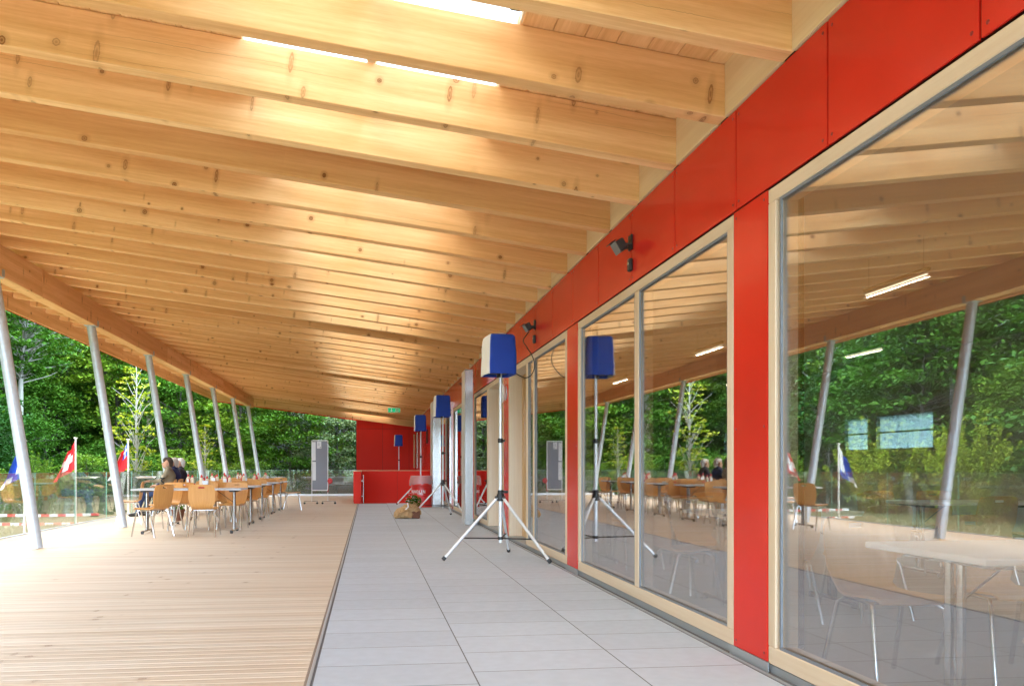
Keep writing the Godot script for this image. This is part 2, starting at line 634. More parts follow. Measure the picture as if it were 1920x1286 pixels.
# ---------------------------------------------------------------- deck, paving, lawn
func build_ground() -> void:
	var deck := thing("deck", P(-3, 0, 14))
	tag(deck, "", "", "", "structure")
	var o3 := -deck.position
	var pitch := 0.092
	var x0 := -5.62
	var x1 := -0.325
	var vars := []
	for i in 12:
		vars.append(boxm(Vector3(x1 - x0, 0.03, pitch - 0.008), 0.002, 0, Vector2(rng.randf(), rng.randf())))
	var d := 3.2
	for i in 296:
		part("plank", vars[rng.randi() % 12], M["larch_%d" % (rng.randi() % 6)], deck, o3 + P((x0 + x1) / 2, -0.015, d + pitch / 2))
		d += pitch
	for e in [[-3.2, 3.2]]:
		var m := MB.new()
		var q: float = e[0]
		while q < e[1] - 0.01:
			m.cbox(o3 + P((x0 + x1) / 2, -0.015, q + pitch / 2), Vector3(x1 - x0, 0.03, pitch - 0.006), 0.0, 0, Vector2(rng.randf(), rng.randf()))
			q += pitch
		tag(part("planks_beyond", m.mesh(), M["larch_0"], deck), "", "", "", "stuff")
	part("joist_bed", boxm(Vector3(x1 - x0 + 0.04, 0.42, 33.6), 0.0), M["deck_gap"], deck, o3 + P((x0 + x1) / 2, -0.2122, 13.6))
	part("edge_strip", boxm(Vector3(0.018, 0.03, 27.2), 0.002), M["plinth_metal"], deck, o3 + P(-0.302, -0.012, 10.4))

	var pav := thing("pavement", P(0.9, 0, 10))
	tag(pav, "", "", "", "structure")
	o3 = -pav.position
	part("bed", boxm(Vector3(2.6, 0.4, 27.3), 0.0), M["joint_dark"], pav, o3 + P(0.995, -0.20245, 10.35))
	var cols := [[-0.284, 0.562, 3.88], [0.562, 1.428, 4.11], [1.428, 2.10, 3.66]]
	for cc in cols:
		var w: float = cc[1] - cc[0]
		var pm := boxm(Vector3(w - 0.006, 0.045, 0.423), 0.0012)
		var q: float = cc[2] - 0.43 * 16
		while q < 23.55:
			part("slab", pm, M["slab_%d" % (rng.randi() % 4)], pav, o3 + P((cc[0] + cc[1]) / 2, -0.0245, q + 0.215))
			q += 0.43
	# landing behind the stair
	part("landing", boxm(Vector3(2.9, 0.2, 9.0), 0.0), M["slab_1"], pav, o3 + P(1.0, -0.1, 32.03))

	# lawn and hillside in one sheet
	var m := MB.new()
	var xs := []
	var ds := []
	var q := -150.0
	while q <= 150.0:
		xs.append(q)
		q += 4.0 if absf(q + 30) < 60 else 10.0
	q = -120.0
	while q <= 220.0:
		ds.append(q)
		q += 4.0 if q > -20 and q < 90 else 10.0
	for i in xs.size() - 1:
		for j in ds.size() - 1:
			var a := P(xs[i], hill(xs[i], ds[j]), ds[j])
			var b := P(xs[i + 1], hill(xs[i + 1], ds[j]), ds[j])
			var c := P(xs[i + 1], hill(xs[i + 1], ds[j + 1]), ds[j + 1])
			var e := P(xs[i], hill(xs[i], ds[j + 1]), ds[j + 1])
			m.quad(a, b, c, e, Vector3.UP)
	tag(part("hillside", m.mesh(), M["forest_floor"], self), "", "", "", "structure")
	tag(part("ground", boxm(Vector3(900, 0.1, 900), 0.0), M["lawn"], self, P(0, LAWN - 0.05, 0)), "", "", "", "structure")
	var gs := mat("gravel", lin(0.50, 0.46, 0.37), 0.95, 0.0, noise_tex(54, 0.25, 0.7, 1.0, 512, 3))
	gs.uv1_triplanar = true
	gs.uv1_world_triplanar = true
	tag(part("gravel_path", boxm(Vector3(1.7, 0.06, 60), 0.0), gs, self, P(-6.6, LAWN - 0.01, 20)), "", "", "", "structure")
	# grass blades on the strip of lawn beside the terrace
	var gm := MB.new()
	for i in 7:
		var a := rng.randf() * TAU
		var o := Vector3(rng.randf_range(-0.08, 0.08), 0, rng.randf_range(-0.08, 0.08))
		var t := Vector3(cos(a), 0, sin(a)) * 0.012
		gm.tri(o - t, o + t, o + Vector3(rng.randf_range(-0.04, 0.04), rng.randf_range(0.05, 0.11), rng.randf_range(-0.04, 0.04)), Vector3(-sin(a), 0, cos(a)))
	var mm := MultiMesh.new()
	mm.transform_format = MultiMesh.TRANSFORM_3D
	mm.mesh = gm.mesh()
	mm.instance_count = 9000
	for i in 9000:
		var px := -7.45 - 8.0 * pow(rng.randf(), 1.3)
		mm.set_instance_transform(i, Transform3D(Basis(Vector3.UP, rng.randf() * TAU).scaled(Vector3.ONE * rng.randf_range(0.7, 1.4)), P(px, LAWN, rng.randf_range(4, 34))))
	var gi := MultiMeshInstance3D.new()
	gi.name = "grass"
	gi.multimesh = mm
	gi.material_override = M["lawn"]
	add_child(gi)
	tag(gi, "short grass of the lawn beside the deck", "grass", "", "stuff")


func hill(x: float, d: float) -> float:
	var a := maxf(0.0, -x - 17.0)
	var b := maxf(0.0, d - 43.0) if x < 30.0 else 0.0
	var h := a * 0.36 + b * 0.3
	return LAWN - 0.04 + minf(h, 34.0) * (0.9 + 0.1 * sin(x * 0.31 + d * 0.17))


# ---------------------------------------------------------------- the pavilion
func red_panel(parent: Node, called: String, d0: float, d1: float, y0: float, y1: float, x := XW) -> void:
	var s := Vector3(0.012, y1 - y0, d1 - d0)
	var p := part(called, boxm(s, 0.0015), M["red_panel"], parent, P(x + 0.006, (y0 + y1) / 2, (d0 + d1) / 2) - parent.position)
	if d0 > 12.0:
		return
	if not mesh_cache.has("screw"):
		var m := MB.new()
		m.lathe([Vector2(0, 0.0035), Vector2(0.006, 0.003), Vector2(0.0085, 0.0)], 8, Vector3.ZERO, Basis(Vector3.BACK, PI / 2))
		mesh_cache["screw"] = m.mesh()
	for a in [-1, 1]:
		for b in ([-1, 0, 1] if y1 - y0 > 1.0 else [-1, 1]):
			part("screw", mesh_cache["screw"], M["red_screw"], p, Vector3(-0.006, b * (s.y / 2 - 0.04), a * (s.z / 2 - 0.03)))


func frame_mesh(d0: float, d1: float, y0: float, y1: float, w: float, wb: float, depth: float) -> ArrayMesh:
	var m := MB.new()
	var dc := (d0 + d1) / 2
	m.cbox(P(depth / 2, y1 - w / 2, dc), Vector3(depth, w, d1 - d0), 0.004, 2, Vector2(d0 * 0.13, 0.4))
	m.cbox(P(depth / 2, y0 + wb / 2, dc), Vector3(depth, wb, d1 - d0), 0.004, 2, Vector2(d0 * 0.17, 0.7))
	for d in [d0 + w / 2, d1 - w / 2]:
		m.cbox(P(depth / 2 - 0.001, (y0 + wb + y1 - w) / 2, d), Vector3(depth, y1 - w - y0 - wb - 0.002, w), 0.004, 1, Vector2(0.3 + d * 0.11, d * 0.07))
	return m.mesh()


func pane_mesh(d0: float, d1: float, y0: float, y1: float) -> ArrayMesh:
	var m := MB.new()
	for i in 5:
		m.cbox(P(0.0025 * i, (y0 + y1) / 2, (d0 + d1) / 2), Vector3(0.0016, y1 - y0, d1 - d0), 0.0)
	return m.mesh()


func window(b: Node3D, d0: float, d1: float, lights: Array, y0 := 0.045, y1 := 2.60) -> void:
	var w := group_node("window", b, P(XW, 0, 0) - b.position)
	part("frame", frame_mesh(d0, d1, y0, y1, 0.075, 0.095, 0.13), M["frame_wood"], w, Vector3(0.002, 0, 0))
	var last := -1.0
	for l in lights:
		if last > 0.0:
			part("mullion", boxm(Vector3(0.12, y1 - y0 - 0.172, l[0] - last), 0.004, 1, Vector2(last, 0.3)), M["frame_wood"], w, P(0.064, (y0 + 0.095 + y1 - 0.075) / 2, (l[0] + last) / 2))
		last = l[1]
		part("pane", pane_mesh(l[0] - 0.005, l[1] + 0.005, y0 + 0.09, y1 - 0.07), M["window_glass"], w, P(0.024, 0, 0))
		var g := MB.new()
		var t := 0.014
		for e in [[l[0] + t / 2, (y0 + y1) / 2, t, y1 - y0 - 0.17], [l[1] - t / 2, (y0 + y1) / 2, t, y1 - y0 - 0.17]]:
			g.cbox(P(0.014, e[1] + 0.01, e[0]), Vector3(0.012, e[3], e[2]), 0.0)
		for y in [y0 + 0.095 + t / 2, y1 - 0.075 - t / 2]:
			g.cbox(P(0.014, y, (l[0] + l[1]) / 2), Vector3(0.0115, t, l[1] - l[0] - 2 * t), 0.0)
		part("gasket", g.mesh(), M["gasket"], w)


func build_pavilion() -> void:
	var b := thing("pavilion_building", P(XW, 0, 14))
	tag(b, "long single-storey pavilion with glossy red panels and timber-framed floor-to-ceiling windows", "building")
	var o3 := -b.position
	# red band under the rafters
	var d := 2.487 - 0.9055 * 6
	while d < 36.0:
		red_panel(b, "fascia_panel", d + 0.006, minf(d + 0.9055, 36.0) - 0.006, 2.615, 3.205)
		d += 0.9055
	part("wall_core", boxm(Vector3(0.24, 0.98, 39.6), 0.0), M["red_core"], b, o3 + P(XW + 0.142, 2.62 + 0.49, 16.3))
	# blocking between the rafters
	for k in range(-9, 42):
		var d0 := R0 + RP * k + 0.111
		var d1 := R0 + RP * (k + 1) - 0.001
		part("blocking", boxm(Vector3(0.03, 0.37, d1 - d0), 0.002, 2, Vector2(rng.randf(), rng.randf())), M["pale_wood"], b, o3 + P(XW + 0.0, YW + 0.187, (d0 + d1) / 2))
	# posts, plinth
	var posts := [[-3.64, -3.24], [0.147, 0.545], [3.940, 4.331], [7.738, 8.161], [11.68, 12.10], [15.6, 16.0], [19.4, 19.8]]
	for p in posts:
		red_panel(b, "post_panel", p[0] + 0.004, p[1] - 0.006, 0.05, 2.603)
		part("post_core", boxm(Vector3(0.2, 2.56, p[1] - p[0] - 0.012), 0.0), M["red_core"], b, o3 + P(XW + 0.115, 1.33, (p[0] + p[1]) / 2))
		part("post_flashing", boxm(Vector3(0.006, 0.055, p[1] - p[0] + 0.05), 0.001), M["plinth_metal"], b, o3 + P(XW - 0.008, 0.024, (p[0] + p[1]) / 2))
	part("gutter", boxm(Vector3(0.02, 0.03, 26.6), 0.002), M["plinth_metal"], b, o3 + P(XW - 0.035, -0.011, 10.2))
	part("plinth", boxm(Vector3(0.2, 0.34, 26.9), 0.0), M["plinth_metal"], b, o3 + P(XW + 0.11, -0.13, 10.2))
	# windows
	window(b, -3.23, 0.140, [[-3.155, 0.065]])
	window(b, 0.552, 3.934, [[0.627, 3.83]])
	window(b, 4.338, 7.731, [[4.413, 5.945], [6.04, 7.62]])
	window(b, 8.168, 10.30, [[8.243, 9.83], [9.93, 10.225]])
	window(b, 13.75, 15.594, [[13.85, 15.48]])
	window(b, 16.006, 19.394, [[16.08, 17.6], [17.7, 19.31]])
	window(b, 19.806, 23.2, [[19.88, 21.4], [21.52, 23.12]])
	# two doorways with deep timber jambs, sliding leaves pushed open
	for q in [[10.30, 11.68], [12.10, 13.75]]:
		var dr := group_node("doorway", b, P(XW, 0, 0) - b.position)
		part("jamb", boxm(Vector3(0.34, 2.47, 0.07), 0.004, 1, Vector2(q[0], 0.1)), M["frame_wood"], dr, P(0.172, 1.285, q[1] - 0.042))
		part("jamb", boxm(Vector3(0.34, 2.47, 0.05), 0.004, 1, Vector2(q[1], 0.5)), M["frame_wood"], dr, P(0.172, 1.285, q[0] + 0.032))
		part("head", boxm(Vector3(0.34, 0.08, q[1] - q[0] - 0.016), 0.004, 2, Vector2(q[1], 0.2)), M["frame_wood"], dr, P(0.172, 2.561, (q[0] + q[1]) / 2))
		part("threshold", boxm(Vector3(0.34, 0.04, q[1] - q[0] - 0.02), 0.004), M["plinth_metal"], dr, P(0.172, 0.025, (q[0] + q[1]) / 2))
		var leaf := group_node("sliding_leaf", dr)
		part("leaf_frame", frame_mesh(q[1] - 0.42, q[1] - 0.085, 0.05, 2.515, 0.06, 0.09, 0.05), M["ply_light"], leaf, Vector3(0.20, 0, 0))
		part("pane", boxm(Vector3(0.006, 2.30, 0.21), 0.0), M["window_glass"], leaf, P(0.225, 1.29, q[1] - 0.2525))
		part("rubber_edge", boxm(Vector3(0.03, 2.46, 0.02), 0.0), M["gasket"], leaf, P(0.225, 1.283, q[1] - 0.435))
	# solid red wall beyond the windows
	var dd := 23.21
	while dd < 36.0:
		var e := minf(dd + 1.6, 36.0)
		red_panel(b, "wall_panel", dd + 0.004, e - 0.004, 0.05, 2.605)
		dd += 1.6
	part("wall_core", boxm(Vector3(0.2, 2.56, 12.78), 0.0), M["red_core"], b, o3 + P(XW + 0.115, 1.33, 29.6))
	# far red doors' pull bars
	part("pull_bar", tubem([Vector3(0, 0, 0), Vector3(0, 1.5, 0)], 0.04, 10), M["pale_wood"], b, o3 + P(XW - 0.08, 1.1, 34.6))
	part("pull_bar", tubem([Vector3(0, 0, 0), Vector3(0, 1.5, 0)], 0.03, 10), M["brushed_metal"], b, o3 + P(XW - 0.08, 1.1, 32.6))
	part("notice_box", boxm(Vector3(0.03, 0.5, 0.5), 0.004), M["red_core"], b, o3 + P(XW - 0.016, 2.25, 28.0))
	# room behind the glass
	part("room_floor", boxm(Vector3(7.2, 0.1, 27.6), 0.0), M["inside_floor"], b, o3 + P(XW + 3.85, -0.06, 9.9))
	part("room_ceiling", boxm(Vector3(7.2, 0.1, 27.6), 0.0), M["plaster"], b, o3 + P(XW + 3.85, 3.12, 9.9))
	part("room_roof", boxm(Vector3(7.4, 0.12, 39.8), 0.0), M["roof_cover"], b, o3 + P(XW + 3.9, 3.80, 16.2))
	for q in [-3.9, 23.7]:
		part("room_wall", boxm(Vector3(7.2, 3.2, 0.14), 0.0), M["plaster"], b, o3 + P(XW + 3.85, 1.5, q))
	# back wall with a band of windows
	var xb := XW + 7.36
	part("back_wall", boxm(Vector3(0.16, 1.45, 27.6), 0.0), M["plaster"], b, o3 + P(xb, 0.725, 9.9))
	part("back_wall", boxm(Vector3(0.16, 1.14, 27.6), 0.0), M["plaster"], b, o3 + P(xb, 2.62, 9.9))
	var q0 := -3.9
	for e in [[11.9, 13.35], [13.6, 14.3], [17.5, 19.5]]:
		part("back_wall", boxm(Vector3(0.16, 0.6, e[0] - q0), 0.0), M["plaster"], b, o3 + P(xb, 1.75, (e[0] + q0) / 2))
		q0 = e[1]
		var w := group_node("back_window", b)
		part("pane", boxm(Vector3(0.008, 0.6, e[1] - e[0]), 0.0), M["obscured_glass"], w, o3 + P(xb, 1.75, (e[0] + e[1]) / 2))
		part("glazing_bar", boxm(Vector3(0.04, 0.03, e[1] - e[0]), 0.0), M["gasket"], w, o3 + P(xb - 0.03, 1.75, (e[0] + e[1]) / 2))
	part("back_wall", boxm(Vector3(0.16, 0.6, 23.7 - q0), 0.0), M["plaster"], b, o3 + P(xb, 1.75, (23.7 + q0) / 2))

	# metal-clad piers in front of the facade
	for e in [[1.845, 2.0, 14.6, 15.1, "brushed metal pier standing before the sliding doors"], [1.82, 2.05, 21.7, 22.5, "brushed metal pier standing beside the red oil drum"]]:
		var p := thing("metal_pier", P((e[0] + e[1]) / 2, 0, (e[2] + e[3]) / 2))
		tag(p, e[4], "pier", "metal-clad piers in front of the facade")
		var w: float = e[1] - e[0]
		var l: float = e[3] - e[2]
		part("near_sheet", boxm(Vector3(w - 0.004, 2.97, 0.004), 0.001), M["brushed_metal"], p, Vector3(0.002, 1.487, l / 2))
		part("far_sheet", boxm(Vector3(w - 0.004, 2.97, 0.004), 0.001), M["brushed_metal"], p, Vector3(0.002, 1.487, -l / 2))
		part("side_sheet", boxm(Vector3(0.004, 2.97, l), 0.001), M["aluminium"], p, Vector3(-w / 2, 1.487, 0))
		part("side_sheet", boxm(Vector3(0.004, 2.97, l - 0.01), 0.001), M["brushed_metal"], p, Vector3(w / 2 - 0.003, 1.487, 0))
		part("cap", boxm(Vector3(w, 0.012, l), 0.002), M["aluminium"], p, Vector3(0, 2.98, 0))

	# stairwell: red parapets, tall wall behind
	var s := thing("stairwell_parapet", P(0.8, 0, 25.6))
	tag(s, "low red panelled parapet round the stair going down at the end of the paving", "parapet")
	o3 = -s.position
	part("end_panel", boxm(Vector3(0.235, 0.93, 0.016), 0.002), M["red_matt"], s, o3 + P(-0.335, 0.52, 23.79))
	part("side_wall", boxm(Vector3(0.205, 3.0, 3.8), 0.0), M["red_matt"], s, o3 + P(-0.335, -0.515, 25.705))
	part("inner_panel", boxm(Vector3(1.25, 3.2, 0.02), 0.003), M["red_matt"], s, o3 + P(0.40, -0.61, 27.3))
	part("inner_panel", boxm(Vector3(1.12, 3.2, 0.02), 0.003), M["red_matt"], s, o3 + P(1.59, -0.61, 27.3))
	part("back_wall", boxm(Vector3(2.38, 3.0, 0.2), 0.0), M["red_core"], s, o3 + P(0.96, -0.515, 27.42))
	part("cap_rail", boxm(Vector3(0.26, 0.022, 3.74), 0.003, 2, Vector2(0.1, 0.6)), M["pale_wood"], s, o3 + P(-0.335, 0.998, 25.66))
	part("cap_rail", boxm(Vector3(2.60, 0.022, 0.25), 0.003, 0, Vector2(0.4, 0.1)), M["pale_wood"], s, o3 + P(0.845, 0.9995, 27.42))
	for i in 9:
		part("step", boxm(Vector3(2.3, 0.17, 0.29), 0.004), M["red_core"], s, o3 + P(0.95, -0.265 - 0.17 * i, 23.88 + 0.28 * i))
	var hr := [P(-0.15, 0.86, 23.9), P(-0.15, 0.83, 24.0), P(-0.15, -0.45, 26.1)]
	for i in 3:
		hr[i] = hr[i] + o3
	part("handrail", tubem(hr, 0.02, 10), M["chrome"], s)
	part("rail_post", tubem([o3 + P(-0.15, -0.2, 23.9), o3 + P(-0.15, 0.86, 23.9)], 0.016, 8), M["brushed_metal"], s)
	for y in [0.70, 0.22]:
		part("bracket", tubem([o3 + P(-0.235, y, 23.9), o3 + P(-0.15, y, 23.9)], 0.012, 6), M["chrome"], s)
	var t := thing("red_end_wall", P(0.7, 0, 35.1))
	tag(t, "tall red panelled wall rising to the rafters behind the stairwell", "wall")
	o3 = -t.position
	var xx := -0.53
	for w in [1.18, 1.2, 0.32]:
		var mm := MB.new()
		for yy in [[0.02, 2.86], [2.87, 0.0]]:
			var y1 := yb(xx) - 0.01 if yy[1] == 0.0 else float(yy[1])
			var y2 := yb(xx + w) - 0.01 if yy[1] == 0.0 else float(yy[1])
			var f := [P(xx + 0.004, yy[0], 35.0), P(xx + w - 0.004, yy[0], 35.0), P(xx + w - 0.004, y2, 35.0), P(xx + 0.004, y1, 35.0)]
			for i in 4:
				f[i] = f[i] + o3
			mm.quad(f[0], f[1], f[2], f[3], Vector3.BACK)
			for i in 4:
				var j := (i + 1) % 4
				mm.quad(f[i], f[j], f[j] + Vector3(0, 0, -0.012), f[i] + Vector3(0, 0, -0.012), (f[i] + f[j]) / 2 - (f[0] + f[2]) / 2)
		part("panel", mm.mesh(), M["red_matt"], t)
		xx += w
	part("core", boxm(Vector3(2.69, 3.1, 0.16), 0.0), M["red_core"], t, o3 + P(0.80, 1.56, 35.095))


# ---------------------------------------------------------------- balustrade
func build_balustrade() -> void:
	var b := thing("glass_balustrade", P(-5.66, 0, 14))
	tag(b, "frameless waist-high glass balustrade along the lawn edge of the deck", "balustrade")
	var o3 := -b.position
	var d := 12.05 - 1.8 * 8
	while d < 30.0:
		var e := minf(d + 1.8, 30.47)
		var lm := MB.new()
		for q in [-0.005, 0.005]:
			lm.cbox(P(q, 0, 0), Vector3(0.006, 1.14, e - d - 0.012))
		part("pane", lm.mesh(), M["rail_glass"], b, o3 + P(-5.66, 0.44, (d + e) / 2))
		part("pane_edge", boxm(Vector3(0.0165, 1.14, 0.004), 0.0), M["glass_edge"], b, o3 + P(-5.66, 0.44, e - 0.004))
		part("pane_edge", boxm(Vector3(0.0165, 0.004, e - d - 0.014), 0.0), M["glass_edge"], b, o3 + P(-5.66, 1.0125, (d + e) / 2))
		d += 1.8
	part("base_channel", boxm(Vector3(0.05, 0.08, 33.0), 0.003), M["plinth_metal"], b, o3 + P(-5.66, -0.028, 14.0))
	var f := thing("end_balustrade", P(-3.1, 0, 30.5))
	tag(f, "glass balustrade closing the far end of the deck before the shrubs", "balustrade")
	o3 = -f.position
	for i in 3:
		var x0 := -5.64 + 1.73 * i
		part("pane", boxm(Vector3(1.716, 1.14, 0.016), 0.0), M["rail_glass"], f, o3 + P(x0 + 0.865, 0.44, 30.5))
		part("pane_edge", boxm(Vector3(1.714, 0.004, 0.0165), 0.0), M["glass_edge"], f, o3 + P(x0 + 0.865, 1.0125, 30.5))
		part("pane_edge", boxm(Vector3(0.004, 1.14, 0.0165), 0.0), M["glass_edge"], f, o3 + P(x0 + 1.725, 0.44, 30.5))
	part("base_channel", boxm(Vector3(5.2, 0.10, 0.06), 0.003), M["aluminium"], f, o3 + P(-3.05, 0.03, 30.47))


# ---------------------------------------------------------------- loudspeakers on stands
func speaker_stand(at: Vector3, turn: float, height: float, label: String, short := false) -> void:
	var t := thing("speaker_stand", at, turn)
	tag(t, label, "speaker stand", "loudspeaker stands along the facade")
	part("lower_tube", tubem([Vector3(0, 0.2, 0), Vector3(0, 1.42, 0)], 0.0225, 14), M["aluminium"], t)
	part("upper_tube", tubem([Vector3(0, 1.38, 0), Vector3(0, height + 0.02, 0)], 0.0185, 14), M["aluminium"], t)
	part("clamp", lathem([Vector2(0.0, 1.40), Vector2(0.031, 1.40), Vector2(0.033, 1.42), Vector2(0.031, 1.455), Vector2(0.0, 1.455)], 14), M["black_plastic"], t)
	part("clamp_knob", tubem([Vector3(0.02, 1.427, 0), Vector3(0.055, 1.427, 0)], 0.012, 8), M["black_plastic"], t)
	var hub := MB.new()
	hub.lathe([Vector2(0.0, 0.70), Vector2(0.04, 0.70), Vector2(0.046, 0.72), Vector2(0.046, 0.775), Vector2(0.036, 0.79), Vector2(0.034, 0.83), Vector2(0.0, 0.835)], 16)
	part("hub", hub.mesh(), M["black_plastic"], t)
	part("hub_knob", tubem([Vector3(0.03, 0.81, 0.01), Vector3(0.085, 0.81, 0.03)], 0.016, 8), M["black_plastic"], t)
	part("slider", lathem([Vector2(0.0, 0.235), Vector2(0.032, 0.235), Vector2(0.032, 0.27), Vector2(0.0, 0.27)], 12), M["black_plastic"], t)
	for i in 3:
		var a := deg_to_rad(186.0 + 120.0 * i)
		var dir := Vector3(cos(a), 0, -sin(a))
		var top := dir * 0.045 + Vector3(0, 0.735, 0)
		var foot := dir * 0.72 + Vector3(0, 0.028, 0)
		var lg := part("leg", tubem([top, foot], 0.0175, 12), M["aluminium"], t)
		part("rubber_foot", tubem([foot.lerp(top, 0.03), foot.lerp(top, -0.012)], 0.024, 10), M["black_plastic"], lg)
		part("leg_joint", boxm(Vector3(0.05, 0.05, 0.032), 0.008), M["black_plastic"], t, top, Basis(Vector3.UP, a))
		part("brace", tubem([dir * 0.03 + Vector3(0, 0.252, 0), top.lerp(foot, 0.66)], 0.009, 6), M["black_plastic"], t)


func speaker(at: Vector3, turn: float, seed_: int, label: String) -> void:
	var t := thing("covered_loudspeaker", at, turn)
	tag(t, label, "loudspeaker", "loudspeakers under blue cloth covers")
	var nz := noise(seed_, 3.2, 3)
	# cloth cover: a boxy cap, wider at its hem; open below
	var prof := [[0.0, 0.0, 0.472], [0.55, 0.55, 0.474], [0.86, 0.86, 0.468], [0.96, 0.96, 0.452], [1.0, 1.0, 0.42], [1.01, 1.01, 0.33], [1.03, 1.03, 0.22], [1.05, 1.05, 0.11], [1.085, 1.085, 0.0], [1.06, 1.06, -0.004], [1.04, 1.04, 0.03]]
	var hx := 0.165
	var hz := 0.19
	var white := MB.new()
	var blue := MB.new()
	var N := 48
	var g := []
	for pr in prof:
		var row := []
		for k in N + 1:
			var a := TAU * k / N + PI
			var cc := cos(a)
			var ss := sin(a)
			var e := 0.22
			var p := Vector3(signf(cc) * pow(absf(cc), e) * hx * pr[0], pr[2], signf(ss) * pow(absf(ss), e) * hz * pr[1])
			var w: float = 0.012 * (1.2 - pr[2])
			p += Vector3(p.x, 0, p.z).normalized() * nz.get_noise_3d(p.x * 1.5, p.y * 0.8, p.z * 1.5) * w * 1.8
			row.append(p)
		g.append(row)
	var gw := []
	var gb := []
	for row in g:
		var rw := []
		var rb := []
		for k in N + 1:
			if k <= N / 8:
				rw.append(row[k])
			if k >= N / 8 and k <= N * 7 / 8:
				rb.append(row[k])
		var rw2 := []
		for k in range(N * 7 / 8, N):
			rw2.append(row[k])
		gw.append(rw2 + rw)
		gb.append(rb)
	white.sheet(gw, 0.004)
	blue.sheet(gb, 0.004)
	part("cover", blue.mesh(), M["cover_blue"], t)
	part("cover_front", white.mesh(), M["cover_white"], t)
	part("cabinet", boxm(Vector3(0.27, 0.40, 0.31), 0.02), M["black_plastic"], t, Vector3(0, 0.225, 0))
	part("pole_socket", tubem([Vector3(0, -0.03, 0), Vector3(0, 0.03, 0)], 0.028, 12), M["black_plastic"], t)


func build_speakers() -> void:
	var spots := [
		[1.585, 9.13, 2.215, 0.10, "tall aluminium tripod speaker stand with a black hub beside the open doorway"],
		[1.66, 17.1, 2.24, 0.06, "aluminium tripod speaker stand between the two brushed metal piers"],
		[1.56, 22.9, 2.20, -0.02, "aluminium tripod speaker stand behind the red drum"],
		[1.30, 32.8, 2.03, 0.05, "aluminium tripod speaker stand against the tall red end wall"]]
	var names := ["loudspeaker in a blue and white cloth cover before the tall windows by the open doorway", "loudspeaker in a blue and white cloth cover between the metal piers", "loudspeaker in a blue and white cloth cover above the red drum", "loudspeaker in a blue and white cloth cover against the tall red wall"]
	for i in 4:
		var s: Array = spots[i]
		speaker_stand(P(s[0], 0, s[1]), s[3], s[2], s[4])
		speaker(P(s[0] - 0.02, s[2] + 0.0, s[1]), s[3], 60 + i, names[i])
	# cables from the loudspeakers up to the floodlights' sockets
	var cab := MB.new()
	var pts := []
	for q in [[1.74, 2.27, 9.1], [1.80, 2.22, 9.12], [1.93, 2.20, 9.2], [2.03, 2.30, 9.3], [2.06, 2.46, 9.45], [2.00, 2.62, 9.55], [1.97, 2.72, 9.65], [2.02, 2.80, 9.72], [2.07, 2.86, 9.75]]:
		pts.append(P(q[0], q[1], q[2]))
	var cv := Curve3D.new()
	for i in pts.size():
		var tn: Vector3 = (pts[mini(i + 1, pts.size() - 1)] - pts[maxi(i - 1, 0)]) / 5.0
		cv.add_point(pts[i], -tn, tn)
	cv.bake_interval = 0.04
	cab.tube(Array(cv.get_baked_points()), 0.006, 6)
	tag(part("speaker_cable", cab.mesh(), M["black_plastic"], self), "thin black cable sagging from the covered loudspeaker to the floodlight", "cable")


